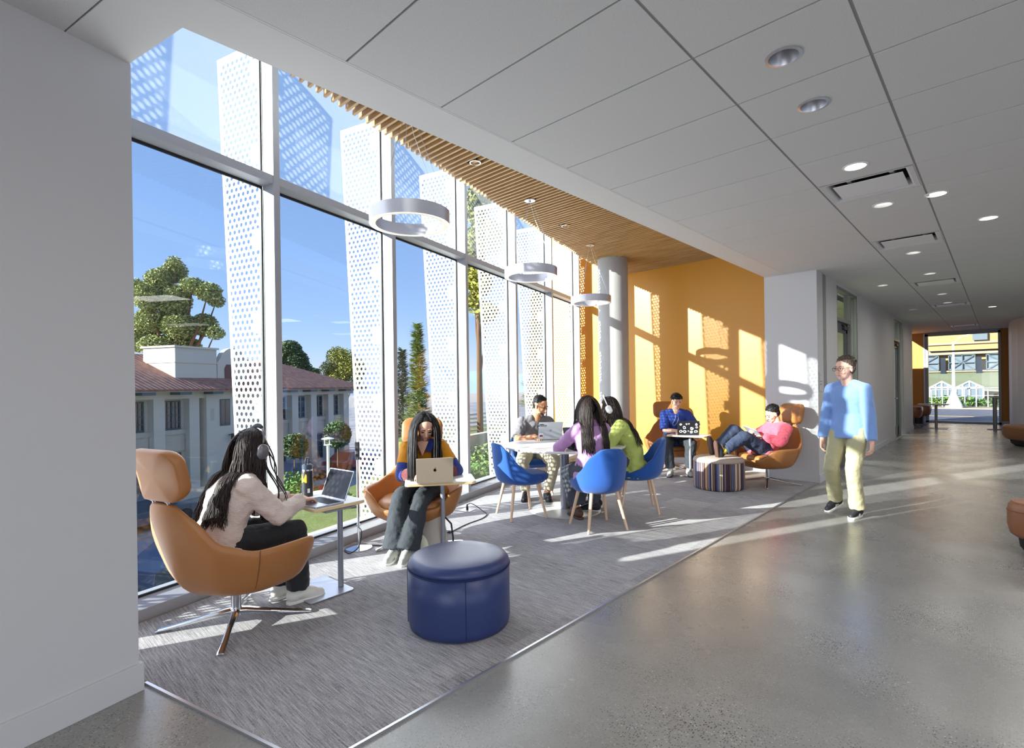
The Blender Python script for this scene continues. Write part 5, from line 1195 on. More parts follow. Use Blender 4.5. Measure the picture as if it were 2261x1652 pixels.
# wall plates
r = empty('room_sign', (-1.891, 8.52, 1.45), 0, 'small white room sign on the corridor side of the corner wall', 'sign')
q = MB(); q.bx((0, -.09, -.14), (.006, .09, .14)); q.build('panel', 'signgrey', r)
def sign_text(body, y, z, s_):
    c = bpy.data.curves.new('lettering', 'FONT'); c.body = body; c.size = s_; c.extrude = .0006; c.materials.append(M['st_black']); o = bpy.data.objects.new('lettering', c); col.objects.link(o); me_ = bpy.data.meshes.new_from_object(o); bpy.data.objects.remove(o); o = bpy.data.objects.new('lettering', me_); col.objects.link(o); o.parent = r; o.location = (.0072, y, z); o.rotation_euler = (R(90), 0, R(90))
sign_text('1', -.07, .085, .035)
q = MB(); q.bx((.006, -.07, .0), (.0066, .05, .012)); q.bx((.006, -.07, -.045), (.0066, .03, -.03)); q.build('text_line', 'st_grey', r)
r = empty('light_switch', (-1.891, 18.77, 1.40), 0, 'white switch plate at the end of the corridor wall', 'switch')
q = MB(); q.bx((0, -.06, -.06), (.008, .06, .06)); q.build('plate', 'white', r); q = MB(); q.bx((.008, -.03, -.03), (.013, .03, .03)); q.build('rocker', 'white', r)
# ================================================================== OUTDOORS
GZ = -4.6
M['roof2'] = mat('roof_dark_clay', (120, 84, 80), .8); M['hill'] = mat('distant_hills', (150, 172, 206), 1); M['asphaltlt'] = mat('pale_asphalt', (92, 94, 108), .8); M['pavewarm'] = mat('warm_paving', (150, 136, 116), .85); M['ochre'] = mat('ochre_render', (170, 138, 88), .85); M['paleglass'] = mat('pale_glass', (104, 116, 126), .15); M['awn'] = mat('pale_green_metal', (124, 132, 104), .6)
def asphalt():
    m, t, b = new_mat('asphalt'); L = t.links
    tc = t.nodes.new('ShaderNodeTexCoord'); n = t.nodes.new('ShaderNodeTexNoise'); n.inputs['Scale'].default_value = .35; n.inputs['Detail'].default_value = 6; L.new(tc.outputs['Object'], n.inputs[0])
    r = t.nodes.new('ShaderNodeValToRGB'); e = r.color_ramp.elements; e[0].position = .35; e[1].position = .7; e[0].color = lin((128, 130, 138)); e[1].color = lin((168, 167, 166)); L.new(n.outputs[0], r.inputs[0]); L.new(r.outputs[0], b.inputs['Base Color']); b.inputs['Roughness'].default_value = .85
    return m
M['asphalt'] = asphalt()
M['paving'] = mat('pale_paving', (168, 158, 146), .85, var=.1, vscale=2); M['roadline'] = mat('road_paint', (214, 208, 190), .7); M['yline'] = mat('yellow_road_paint', (214, 180, 90), .7)
M['stucco'] = mat('stucco', (206, 198, 186), .9, bump=.1, bscale=20, var=.04, vscale=1.5); M['stuccodk'] = mat('stucco_band', (190, 182, 170), .9)
M['winframe'] = mat('blue_grey_frame', (84, 98, 106), .6); M['windark'] = mat('dark_pane', (40, 46, 56), .1, spec=.8)
M['lawn'] = mat('lawn', (112, 122, 60), .95, var=.35, vscale=5, bump=.6, bscale=30); M['kerb'] = mat('concrete_cap', (206, 202, 192), .8, var=.05)
M['bark'] = mat('bark', (112, 84, 62), .95, bump=.8, bscale=14, var=.25, vscale=6, stretch=(3, 3, .6))
def leafmat(nm, c, v=.3): return mat(nm, c, .75, var=v, vscale=.9)
M['leafA'] = leafmat('foliage_olive', (150, 156, 96)); M['leafB'] = leafmat('foliage_dark', (84, 104, 66)); M['leafC'] = leafmat('foliage_conifer', (140, 160, 92)); M['leafD'] = leafmat('foliage_yellow', (150, 150, 62)); M['leafE'] = leafmat('foliage_hedge', (96, 130, 58))
def rooftile():
    m, t, b = new_mat('clay_roof'); L = t.links
    uv = t.nodes.new('ShaderNodeUVMap'); sp = t.nodes.new('ShaderNodeSeparateXYZ'); L.new(uv.outputs[0], sp.inputs[0])
    n = t.nodes.new('ShaderNodeTexNoise'); n.inputs['Scale'].default_value = 3; n.inputs['Detail'].default_value = 6; L.new(uv.outputs[0], n.inputs[0])
    r = t.nodes.new('ShaderNodeValToRGB'); e = r.color_ramp.elements; e[0].position = .3; e[1].position = .7; e[0].color = lin((142, 96, 84)); e[1].color = lin((190, 136, 116)); L.new(n.outputs[0], r.inputs[0])
    gx = math_node(t, 'SINE', math_node(t, 'MULTIPLY', sp.outputs[0], 6.283 / .28)); gy = math_node(t, 'FRACT', math_node(t, 'MULTIPLY', sp.outputs[1], 1 / .34))
    hgt = math_node(t, 'ADD', math_node(t, 'MULTIPLY', gx, .5), math_node(t, 'MULTIPLY', gy, .6))
    L.new(r.outputs[0], b.inputs['Base Color']); b.inputs['Roughness'].default_value = .85
    bp = t.nodes.new('ShaderNodeBump'); bp.inputs['Strength'].default_value = 1; bp.inputs['Distance'].default_value = .09; L.new(hgt, bp.inputs['Height']); L.new(bp.outputs[0], b.inputs['Normal']); return m
M['roof'] = rooftile()
# ground and street
q = MB(); q.add([(-140, -80, GZ), (-4.2, -80, GZ), (-4.2, 20, GZ), (-6, 23.5, GZ), (-6, 160, GZ), (-140, 160, GZ)], [(0, 1, 2, 3, 4, 5)]); struct(q, 'ground', 'asphalt')
Fd = Vector((-.4226, .9063, 0)); Fn = Vector((.9063, .4226, 0)); F0 = Vector((-32.5, 7.84, 0))
def FP(k, o, z): return F0 + Fd * k + Fn * o + Vector((0, 0, z))
faz = math.atan2(Fd.y, Fd.x)
def fbox(q, k0, k1, o0, o1, z0, z1): q.box(FP((k0 + k1) / 2, (o0 + o1) / 2, (z0 + z1) / 2), (k1 - k0, abs(o1 - o0), z1 - z0), rz=faz)
q = MB(); fbox(q, -30, 26, 0.6, 5.2, GZ, GZ + .06); struct(q, 'pavement', 'paving')
q = MB(); fbox(q, -30, 18, 8, 9.6, GZ, GZ + .03); struct(q, 'pavement', 'paving')
for k in range(9): q = MB(); fbox(q, -5.0 + k * 1.5, -4.4 + k * 1.5, 9.9, 13.4, GZ + .01, GZ + .03); tag(q.build('crossing_stripe', 'roadline'), 'white painted bar of the crossing on the street below', 'road marking', 'crossing stripes on the street')
for j, o_ in enumerate((14.6, 14.85, 18.8)): q = MB(); fbox(q, -30, 26, o_, o_ + .10, GZ + .01, GZ + .03); tag(q.build('road_line', 'yline'), ('thin yellow line along the street, nearest the building', 'thin yellow line along the street, second of the pair', 'thin yellow line along the street nearest the glass wall')[j], 'road marking')
# building across the street
bl = empty('tile_roofed_building', FP(0, 0, GZ), 0, 'grey stucco building with a red clay tile roof across the street', 'building')
bl_off = -Vector(bl.location)
def part(q, nm, m, parent=bl, **k): o = q.build(nm, m, parent, **k); o.location = bl_off; return o
def sub(q, nm, m, parent, **k): return q.build(nm, m, parent, **k)
K0, K1 = -22, 15.8
q = MB(); fbox(q, K0, K1, -9.5, -.45, GZ, 1.35); part(q, 'core_wall', 'stucco')
q = MB(); fbox(q, K0, K1, -.45, 0, .98, 1.35); fbox(q, K0, K1, -.45, 0, GZ, GZ + .5); part(q, 'wall_band', 'stucco')
wk = [-10.3, -8.2, -6.1, -4.05, -2.0, .05, 8.0, 9.95, 11.9, 13.8]
edges = [K0, -11.2]
for k in wk:
    q = MB(); w_ = .55; fbox(q, k + .62 + .10, k + 2.06 - .72, -.45, 0, GZ + .5, .98); part(q, 'pier', 'stucco')
    q = MB(); fbox(q, k - .75, k + .72, -.45, -.28, -.98, -.72); fbox(q, k - .70, k + .68, -.45, -.34, -1.9, -.98); part(q, 'window_apron', 'stuccodk')
    for z0, z1 in ((-.70, .88), (-3.9, -2.0)):
        q = MB()
        fbox(q, k - .52, k + .50, -.45, -.38, z0, z0 + .08); fbox(q, k - .52, k + .50, -.45, -.38, z1 - .08, z1)
        for a in (-.52, -.04, .42): fbox(q, k + a, k + a + .08, -.45, -.38, z0, z1)
        for j in (1, 2, 3): fbox(q, k - .5, k + .5, -.45, -.40, z0 + (z1 - z0) * j / 4 - .02, z0 + (z1 - z0) * j / 4 + .02)
        for a in (-.28, .20): fbox(q, k + a, k + a + .03, -.45, -.40, z0, z1)
        fr = part(q, 'window', 'winframe'); q = MB(); fbox(q, k - .5, k + .5, -.45, -.43, z0, z1); sub(q, 'pane', 'windark', fr)
q = MB(); fbox(q, 1.75, 6.9, -.45, .12, GZ, 1.34); part(q, 'entrance_block', 'stucco')
for k, z0, z1 in ((3.0, -.70, .88), (5.9, -.70, .88)):
    q = MB(); fbox(q, k - .36, k + .36, .10, .14, z0, z1); fr = part(q, 'window', 'winframe'); q = MB(); fbox(q, k - .3, k - .02, .13, .15, z0 + .06, z1 - .06); fbox(q, k + .02, k + .3, .13, .15, z0 + .06, z1 - .06); sub(q, 'pane', 'windark', fr)
q = MB(); fbox(q, 2.02, 2.26, .115, .125, -.35, .35); part(q, 'relief_panel', 'stuccodk')
q = MB(); pl = [(-.55, GZ + .1), (.55, GZ + .1), (.55, -2.2)] + [(.55 * math.cos(R(a)), -2.2 + .55 * math.sin(R(a))) for a in range(15, 180, 15)] + [(-.55, -2.2)]
q.rings([[FP(3.9 + a, o_, z) for a, z in pl] for o_ in (.10, .16)]); part(q, 'arched_door', 'bark')
q = MB(); fbox(q, 3.25, 3.4, .12, .4, -1.3, -1.25); q.cyl(FP(3.3, .38, -1.65), FP(3.3, .38, -1.2), .10, n=8); part(q, 'wall_lantern', 'dark')
q = MB(); fbox(q, K0, K1 + .6, -10, .75, 1.35, 1.50); part(q, 'eave', 'stuccodk')
for k in range(-10, 9): q = MB(); fbox(q, k * 2.03 - .35, k * 2.03 + .35, -.3, .72, 1.20, 1.36); part(q, 'eave_beam', 'winframe')
def roofpoly(pts):
    me = bpy.data.meshes.new('roof'); vs = [FP(*p) for p in pts]; me.from_pydata(vs, [], [tuple(range(len(vs)))]); uvl = me.uv_layers.new(name='UVMap')
    for i, p in enumerate(pts): uvl.data[i].uv = (p[0], math.hypot(p[1], p[2])) if abs(pts[0][1] - pts[1][1]) < .01 else (p[1], math.hypot(p[0], p[2]))
    me.materials.append(M['roof']); o = bpy.data.objects.new('roof', me); col.objects.link(o); o.parent = bl; o.location = bl_off
    s_ = o.modifiers.new('t', 'SOLIDIFY'); s_.thickness = .12; return o
roofpoly([(K0, .85, 1.50), (K1 + .8, .85, 1.50), (K1 - 4.2, -4.4, 3.62), (K0, -4.4, 3.62)])
roofpoly([(K1 + .8, .85, 1.50), (K1 + .8, -9.8, 1.50), (K1 - 4.2, -4.4, 3.62)])
q = MB(); fbox(q, .55, 3.25, -3.2, -.75, 1.5, 3.86); fbox(q, .45, 3.35, -3.3, -.65, 3.86, 3.96); fbox(q, .5, 3.3, -3.25, -.7, 3.0, 3.06); part(q, 'roof_tower', 'stucco')
q = MB(); pl = [(3.3, 1.5), (5.6, 1.5), (5.6, 3.1)] + [(4.5 + 1.0 * math.cos(R(a)), 3.1 + .95 * math.sin(R(a))) for a in range(10, 180, 17)] + [(3.3, 3.1)]
q.rings([[FP(a, o_, z) for a, z in pl] for o_ in (-1.1, -.75)]); part(q, 'bell_gable', 'stucco')
q = MB(); q.rings([[FP(4.1 + .3 * a, o_, 2.5 + .5 * z) for a, z in [(-1, -1), (1, -1), (1, .5), (.5, 1), (-.5, 1), (-1, .5)]] for o_ in (-.76, -.73)]); part(q, 'bell_opening', 'roof2')
M_ = 0
# ---------- trees
def leaves(q, blobs, n, size, rn, flat=.0):
    tot = sum(b[1][0] * b[1][1] * b[1][2] for b in blobs)
    for c, r_ in blobs:
        m_ = int(n * (r_[0] * r_[1] * r_[2]) / tot)
        for i in range(m_):
            d = Vector((rn.gauss(0, 1), rn.gauss(0, 1), rn.gauss(0, 1))).normalized(); u = rn.random() ** .42
            p = Vector(c) + Vector((d.x * r_[0], d.y * r_[1], d.z * r_[2])) * u
            a = Vector((rn.gauss(0, 1), rn.gauss(0, 1), rn.gauss(0, 1) * .6)).normalized(); b_ = a.cross(Vector((rn.gauss(0, 1), rn.gauss(0, 1), rn.gauss(0, 1)))).normalized(); s_ = size * rn.uniform(.6, 1.3)
            q.add([p - a * s_, p + b_ * s_ * .5, p + a * s_, p - b_ * s_ * .5], [(0, 1, 2, 3)])
def PXW(px, y, depth):           # sight-line helper used once to survey the trees: lateral offset from the camera axis
    a = (px - 1130.5) / 1140; b_ = -(y - 851) / 1140; a2 = a * math.cos(roll) + b_ * math.sin(roll); b2 = -a * math.sin(roll) + b_ * math.cos(roll)
    return Vector((0, 0, H)) + fw * depth + rt * (a2 * depth) + Vector((0, 0, b2 * depth))
def tree(name, base, blobs, n, size, lm, label, cat='tree', tr=.3, seed=1, branches=True):
    rn = random.Random(seed); base = Vector(base); r = empty(name, base, 0, label, cat); B = [((Vector(c) - base), s) for c, s in blobs]
    top = max(B, key=lambda b_: b_[0].z)[0]
    q = MB(); q.tube([(0, 0, 0), (top.x * .3, top.y * .3, top.z * .5), (top.x * .8, top.y * .8, top.z * .9)], [tr, tr * .7, tr * .25], 10); q.build('trunk', 'bark', r, smooth='all')
    if branches:
        q = MB()
        for c, s in B: q.tube([(top.x * .2, top.y * .2, max(.5, c.z * .5)), tuple(c * .7 + Vector((0, 0, c.z * .1))), tuple(c)], [tr * .35, tr * .2, tr * .05], 6)
        q.build('branches', 'bark', r, smooth='all')
    q = MB(); leaves(q, B, n, size, rn); q.build('foliage', lm, r); return r
def blobs_px(depth, lst): return [(PXW(x, y, depth + dd), tuple(v * depth / 1140 for v in s)) for x, y, dd, s in lst]
d = 42
bb = blobs_px(d, [(352, 620, 0, (34, 30, 28)), (385, 600, 1, (26, 28, 26)), (425, 632, 0, (28, 28, 20)), (325, 655, -1, (32, 30, 30)), (385, 665, 0, (40, 35, 36)), (460, 645, 0, (30, 28, 22)), (478, 665, 1, (18, 20, 14)), (335, 710, 0, (42, 36, 30)), (395, 720, 0, (42, 36, 32)), (450, 718, 1, (36, 30, 26)), (475, 735, 0, (18, 20, 16)), (345, 762, 0, (50, 36, 24)), (405, 765, 1, (44, 36, 24)), (300, 640, 0, (24, 24, 26)), (305, 745, 0, (30, 26, 34)), (385, 578, 0, (14, 16, 12))])
tree('broadleaf_tree', PXW(395, 1012, d), bb, 46000, .115, 'leafA', 'large olive green tree standing behind the tiled roof', tr=.5, seed=2)
d = 50
tree('broadleaf_tree', PXW(645, 990, d), blobs_px(d, [(640, 775, 0, (26, 26, 24)), (655, 800, 0, (28, 26, 28)), (628, 795, 0, (24, 26, 34)), (672, 815, 0, (16, 20, 16))]), 13000, .13, 'leafB', 'dark green tree behind the roof hip, left of the gap of sky', tr=.3, seed=3)
d = 46
tree('broadleaf_tree', PXW(760, 1000, d), blobs_px(d, [(745, 790, 0, (24, 24, 26)), (765, 805, 0, (26, 24, 36)), (725, 815, 0, (18, 20, 20)), (785, 820, 0, (22, 24, 34)), (745, 830, 0, (34, 26, 22))]), 12000, .085, 'leafD', 'sparse yellow green tree above the low end of the tiled roof', tr=.2, seed=4)
tree('shrub_tree', PXW(693, 990, 60), blobs_px(60, [(692, 822, 0, (14, 14, 10))]), 500, .22, 'leafB', 'small dark treetop between the two trees behind the roof hip', tr=.1, seed=5, branches=False)
# conifers right of the roof
def conifer(px, ytop, ybot, depth, wpx, lm, label, seed, n=5000, size=.10):
    rn = random.Random(seed); base = PXW(px, ybot, depth); top = PXW(px, ytop, depth); h_ = top.z - GZ; r = empty('conifer_tree', (base.x, base.y, GZ), 0, label, 'tree')
    q = MB(); q.cyl((0, 0, 0), (0, 0, h_ * .97), .16, .02, n=8); q.build('trunk', 'bark', r, smooth='all')
    q = MB(); W_ = wpx * depth / 1140; hb = base.z - GZ
    for i in range(n):
        u = rn.random() ** .75; z = h_ - (h_ - hb) * u; tier = .55 + .45 * abs(math.sin(u * 22 + rn.gauss(0, .25))); a = rn.uniform(0, 6.283); rr = W_ * (u ** .8) * tier * rn.random() ** .5
        p = Vector((rr * math.cos(a), rr * math.sin(a), z - rr * .18)); dv = Vector((math.cos(a), math.sin(a), rn.uniform(-.2, .5))).normalized(); sd_ = dv.cross(Vector((0, 0, 1))).normalized(); s_ = size * rn.uniform(.6, 1.4)
        q.add([p, p + dv * s_ * .7 + sd_ * s_ * .35, p + dv * s_ * 1.5, p + dv * s_ * .7 - sd_ * s_ * .35], [(0, 1, 2, 3)])
    q.build('foliage', lm, r)
conifer(925, 716, 965, 24, 34, 'leafC', 'pointed conifer seen beside the third sunshade fin', 7, 5200, .17)
conifer(890, 770, 985, 27, 30, 'leafB', 'darker conifer just left of the pointed conifer', 8, 3500, .19)
conifer(1195, 610, 900, 24, 46, 'leafD', 'yellow green conifer seen through the holes of the fifth fin', 9, 4500, .2)
d = 15
tp = PXW(1061, 968, d)
rr_ = tree('pine_tree', (tp.x, tp.y, -.4), blobs_px(d, [(1052, 455, 0, (30, 34, 40)), (1072, 520, 0, (40, 40, 44)), (1046, 560, 0, (28, 30, 36)), (1058, 620, 0, (30, 30, 40)), (1048, 668, 0, (22, 24, 26)), (1075, 690, 0, (26, 26, 26))]), 5200, .085, 'leafD', 'tall pine with a bare brown trunk just outside the glass wall', tr=.10, seed=12, branches=True)
# terrace garden outside
q = MB(); P = [ST(-3.93, 3.9), ST(-5.2, 3.9), ST(-6.6, 5.6), ST(-7.3, 8.0), ST(-7.4, 12.6), ST(-12, 13.6), ST(-12, 22), ST(-3.93, 22)]; q.prism([(p.x, p.y) for p in P], GZ, -.36); struct(q, 'terrace', 'lawn')
q = MB(); q.box(ST(-4.45, 10.5, -.31), (1.0, 13.6, .12), rz=TH); struct(q, 'terrace_edge', 'kerb')
q = MB(); q.box(ST(-7.15, 14.3, -.12), (.22, 10.5, .62), rz=TH); struct(q, 'garden_wall', 'kerb')
r = empty('slatted_bench', ST(-8.2, 13.0, -.36), TH, 'pale slatted outdoor bench behind the low garden wall', 'bench')
q = MB()
for k in range(5): q.bx((-.02, -2.6, .45 + k * .12), (.03, 2.6, .51 + k * .12))
q.build('slatted_back', 'kerb', r)
for y in (-2.4, 0, 2.4): q = MB(); q.bx((-.06, y - .04, 0), (-.02, y + .04, 1.0)); q.build('post', 'darkframe', r)
rn = random.Random(21)
for k in range(26):
    t_ = rn.uniform(5.6, 14.5); s_ = rn.uniform(-6.35 if t_ > 9 else -5.9, -5.2); p = ST(s_, t_, -.36); rad = rn.uniform(.18, .42); r = empty('garden_shrub', p, 0, 'low garden plant growing on the terrace outside the glass', 'shrub', 'low plants on the terrace')
    q = MB(); leaves(q, [(Vector((0, 0, rad * .5)), (rad, rad, rad * .7))], 170, .05, rn); q.build('foliage', ('leafC', 'leafE', 'leafD')[k % 3], r)
# street furniture, cars
def car(p, az, m, label):
    r = empty('parked_car', p, az, label, 'car', 'cars parked on the street below')
    sec = [(-2.2, .35, .55), (-2.15, .35, .85), (-1.55, .35, .95), (-.9, .35, 1.42), (.5, .35, 1.45), (1.2, .35, .98), (2.0, .35, .82), (2.2, .35, .55)]
    q = MB(); rs = []
    for x, z0, z1 in sec:
        w_ = .86; f = .70 if z1 > 1.2 else .95; rs.append([Vector((x, y, z)) for y, z in ((-w_, z0), (w_, z0), (w_, min(z1, .88)), (w_ * f, z1), (-w_ * f, z1), (-w_, min(z1, .88)))])
    q.rings(rs); q.build('body', m, r, bevel=.05)
    q = MB(); q.rings([[Vector((x, y, z)) for y, z in ((-.865, .93), (.865, .93), (.64 if zt > 1.2 else .8, zt), (-.64 if zt > 1.2 else -.8, zt))] for x, zt in ((-1.35, .98), (-.85, 1.38), (.45, 1.40), (1.05, 1.0))]); q.build('windows', 'windark', r)
    for x in (-1.35, 1.4):
        for y in (-.82, .82): q = MB(); q.cyl((x, y - .1, .33), (x, y + .1, .33), .33, n=20); q.build('wheel', 'rubber', r)
M['carblue'] = mat('car_blue', (52, 66, 96), .3, coat=.5); M['cargrey'] = mat('car_grey', (96, 102, 112), .3, coat=.5); M['carred'] = mat('car_red', (150, 62, 46), .35, coat=.5); M['orangenet'] = mat('barrier_orange', (216, 92, 50), .7)
for px, y_, dp, m, lb, az in ((312, 1118, 22.5, 'cargrey', 'grey car parked below, at the left end of the street', 0), (440, 1130, 17, 'carblue', 'blue car parked below, behind the nearest armchair', 0), (655, 1056, 33, 'cargrey', 'grey car parked below, seen above the bottle', 0), (775, 1040, 38, 'carred', 'red car parked below, beside the young trees', 0)):
    p = PXW(px, y_, dp); car((p.x, p.y, GZ), faz + az, m, lb)
for k, (px, y_, dp) in enumerate(((640, 1092, 23), (690, 1080, 26), (600, 1120, 21))):
    p = PXW(px, y_, dp); r = empty('road_barrier', (p.x, p.y, GZ), faz, ('orange barrier on the street below, middle one of the three', 'orange barrier on the street below, nearest the young trees', 'orange barrier on the street below, nearest the glass')[k], 'barrier', 'orange barriers on the street')
    q = MB(); q.bx((-1.0, -.03, .35), (1.0, .03, 1.05)); q.build('panel', 'orangenet', r)
    for x in (-.9, .9): q = MB(); q.bx((x - .04, -.25, 0), (x + .04, .25, .06)); q.bx((x - .03, -.03, 0), (x + .03, .03, 1.1)); q.build('foot', 'kerb', r)
for px, y_, dp, sz, lb in ((650, 985, 24, 28, 'dark round street tree left of the lamp post'), (745, 960, 26, 30, 'dark street tree right behind the lamp post')):
    tp = PXW(px, y_, dp); tree('street_tree', (tp.x, tp.y, GZ), [(tp, (sz * dp / 1140,) * 3)], 5200, .075, 'leafB', lb, tr=.07, seed=px, branches=False)
p = PXW(724, 975, 17); r = empty('street_lamp', (p.x, p.y, GZ), 0, 'pale street lamp post with a flat disc cap outside', 'lamp post')
hh = p.z - GZ; q = MB(); q.cyl((0, 0, 0), (0, 0, hh - .1), .055, .045, n=14); q.build('pole', 'finwhite', r, smooth=True)
q = MB(); q.cyl((0, 0, hh - .12), (0, 0, hh - .10), .13, n=16)
for a in (0, 2.1, 4.2): q.cyl((.1 * math.cos(a), .1 * math.sin(a), hh - .1), (.1 * math.cos(a), .1 * math.sin(a), hh + .08), .012, n=6)
q.build('lantern_cage', 'finwhite', r); q = MB(); q.lathe([(.001, hh + .08), (.20, hh + .08), (.20, hh + .10), (.06, hh + .14), (.001, hh + .15)], n=28); q.build('cap_disc', 'finwhite', r, smooth=True)
tp = PXW(640, 1075, 12); r = empty('clipped_shrub', (tp.x, tp.y, tp.z - 1.2), 0, 'bright green shrub outside, left of the bottle', 'shrub'); rn = random.Random(9)
q = MB(); leaves(q, [(Vector((0, 0, 1.15)), (.40, .40, .42)), (Vector((.2, .1, .8)), (.5, .5, .6)), (Vector((0, 0, .3)), (.5, .5, .6))], 2600, .05, rn); q.build('foliage', 'leafE', r)
q = MB(); q.cyl((0, 0, tp.z * 0 - 2.6), (0, 0, .6), .08, n=8); q.build('stem', 'bark', r)
# hills far away, the haze of the air put into their pale blue
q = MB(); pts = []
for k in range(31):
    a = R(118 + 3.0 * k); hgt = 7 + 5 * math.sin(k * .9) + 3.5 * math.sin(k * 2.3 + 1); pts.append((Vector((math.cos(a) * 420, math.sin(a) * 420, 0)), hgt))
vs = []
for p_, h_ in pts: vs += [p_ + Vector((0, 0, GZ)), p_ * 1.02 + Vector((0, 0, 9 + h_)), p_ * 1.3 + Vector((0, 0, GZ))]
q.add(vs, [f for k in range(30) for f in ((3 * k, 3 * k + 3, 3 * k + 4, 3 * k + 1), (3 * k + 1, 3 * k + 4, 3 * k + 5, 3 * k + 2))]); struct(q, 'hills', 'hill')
# ---------- beyond the end window
s = .01122
def EX(px): return (-1.806 + (px - 2046) * s)
def EZ(y): return 1.46 - (y - 838) / 1140 * 16.97
def at(Y, px, y): f = Y / 22.5; return (EX(px) * f, Y, 1.46 + (EZ(y) - 1.46) * f)
q = MB(); q.bx((-6, 22.9, -.5), (9, 38.2, -.22)); struct(q, 'road', 'asphaltlt')
q = MB(); q.bx((-12, 38.2, -.5), (12, 46, -.16)); struct(q, 'pavement', 'pavewarm')
q = MB(); q.bx((-8, 27.0, -.22), (9, 27.12, -.214)); q.bx((-8, 30.6, -.22), (9, 30.75, -.214)); tag(q.build('road_line', 'yline'), 'pale road lines seen through the far end window', 'road marking')
b2 = empty('ochre_building', (0, 52, -.2), 0, 'ochre building with steel framed windows seen through the far end window', 'building')
def p2(q, nm, m, **k): o = q.build(nm, m, b2, **k); o.location = (0, -52, .2); return o
f = 52 / 22.5
def bz(q, x0, x1, y0, y1, Y0=52, Y1=52.3): a = at(52, x0, y1); c = at(52, x1, y0); q.bx((a[0], Y0, a[2]), (c[0], Y1, c[2]))
q = MB(); bz(q, 1960, 2300, 700, 783); bz(q, 1960, 2300, 819, 905); q.bx((-9, 52.3, -.2), (9, 60, 8)); p2(q, 'wall', 'ochre')
q = MB(); bz(q, 1990, 2300, 757, 761, 51.8); bz(q, 1990, 2300, 779, 783.5, 51.6); bz(q, 1990, 2300, 819, 822, 51.8); p2(q, 'cornice', 'pavewarm')
for x0, x1 in ((2006, 2075), (2096, 2156), (2178, 2240)):
    q = MB()
    for a in (x0, (x0 + x1) / 2, x1 - 2): bz(q, a, a + 1.6, 784, 819, 51.7, 51.85)
    for y in (784, 801, 817): bz(q, x0, x1, y, y + 1.4, 51.7, 51.85)
    m1 = at(52, x0, 784); m2 = at(52, (x0 + x1) / 2, 819); m3 = at(52, x1, 784); m1b = at(52, x0, 819); m3b = at(52, x1, 819); mc = at(52, (x0 + x1) / 2, 801)
    for e_ in (m1, m3, m1b, m3b): q.cyl((e_[0], 51.78, e_[2]), (mc[0], 51.78, mc[2]), .04, n=6)
    w_ = p2(q, 'window', 'winframe'); q = MB(); bz(q, x0, x1, 784, 819, 51.95, 52.0); q.build('pane', 'paleglass', w_)
for x0 in (2078, 2157): q = MB(); bz(q, x0, x0 + 12, 790, 826, 51.7, 51.8); p2(q, 'shutter', 'windark')
q = MB(); bz(q, 2150, 2182, 738, 754, 51.7, 51.8); w_ = p2(q, 'upper_window', 'winframe')
q = MB(); a = at(52, 1990, 824); c = at(46, 1990, 853); e_ = at(46, 2290, 866); g_ = at(52, 2290, 824); q.add([a, c, e_, g_, (a[0], a[1], a[2] - .1), (c[0], c[1], c[2] - .1), (e_[0], e_[1], e_[2] - .1), (g_[0], g_[1], g_[2] - .1)], [(0, 1, 2, 3), (4, 5, 6, 7), (0, 1, 5, 4), (1, 2, 6, 5), (2, 3, 7, 6)]); p2(q, 'green_awning_roof', 'awn')
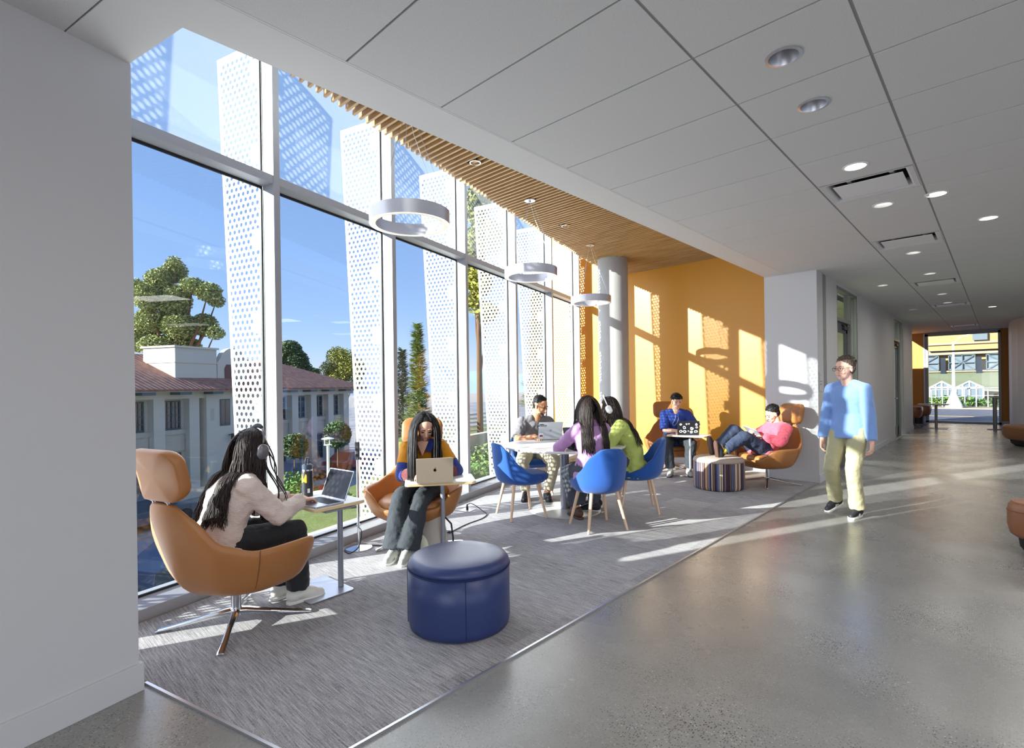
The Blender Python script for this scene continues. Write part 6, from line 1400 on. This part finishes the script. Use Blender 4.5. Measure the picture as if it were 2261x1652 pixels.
for x0, x1, xm in ((2052, 2108, 2080), (2112, 2172, 2142)):
    r = empty('glass_gazebo', (EX(xm) * 43 / 22.5, 43, -.16), 0, 'white framed glass porch seen through the far window, %s' % ('left of the lamp post' if xm < 2100 else 'right of the lamp post'), 'porch')
    q = MB(); fr = []
    def A(px, y, Y=43): v = at(Y, px, y); return (v[0] - EX(xm) * 43 / 22.5, v[1] - 43, v[2] + .16)
    for px in (x0, (x0 + xm) / 2, xm, (x1 + xm) / 2, x1): yt = 843 + abs(px - xm) / (x1 - xm) * 14; q.tube([A(px, yt), A(px, 884)], .045, 6)
    q.tube([A(x0, 857), A(xm, 843), A(x1, 857)], .05, 6); q.tube([A(x0, 857), A(x1, 857)], .045, 6)
    q.build('frame', 'finwhite', r); q = MB(); q.add([A(x0, 857), A(xm, 843), A(x1, 857), A(x1, 884), A(x0, 884)], [(0, 1, 2, 3, 4)]); o = q.build('glazing', 'paleglass', r); o.location = (0, .05, 0)
r = empty('steel_railing', (0, 40, -.16), 0, 'thin railing along the pavement seen through the far window', 'railing')
q = MB(); q.tube([(EX(2040) * 40 / 22.5, 0, .98), (EX(2215) * 40 / 22.5, 0, 1.12)], .035, 6); q.tube([(EX(2040) * 40 / 22.5, 0, .55), (EX(2215) * 40 / 22.5, 0, .69)], .02, 6); q.build('rail', 'satin', r)
for px in range(2056, 2216, 25): q = MB(); q.cyl((EX(px) * 40 / 22.5, 0, 0), (EX(px) * 40 / 22.5, 0, 1.02), .035, n=6); q.build('post', 'satin', r)
r = empty('clipped_hedge', (EX(2088) * 41 / 22.5, 41, -.16), 0, 'clipped hedge behind the railing, seen through the far window', 'hedge'); rn = random.Random(31)
q = MB(); leaves(q, [(Vector((-1.4, 0, .35)), (1.2, .5, .42)), (Vector((.2, 0, .3)), (1.3, .5, .4)), (Vector((1.6, 0, .22)), (1.0, .5, .3))], 1500, .1, rn); q.build('foliage', 'leafE', r)
r = empty('street_lamp', (EX(2107) * 38.6 / 22.5, 38.6, -.16), 0, 'tall white street lamp seen through the far end window', 'lamp post')
q = MB(); q.lathe([(.001, 0), (.40, 0), (.36, .2), (.16, .7), (.08, 1.0), (.05, 3.7), (.001, 3.72)], n=20); q.build('pole', 'finwhite', r, smooth=True)
q = MB(); q.tube([(0, 0, 3.6), (.25, 0, 3.95), (.8, 0, 4.15), (2.0, 0, 4.2)], .025, 8); q.build('arm', 'finwhite', r, smooth='all')
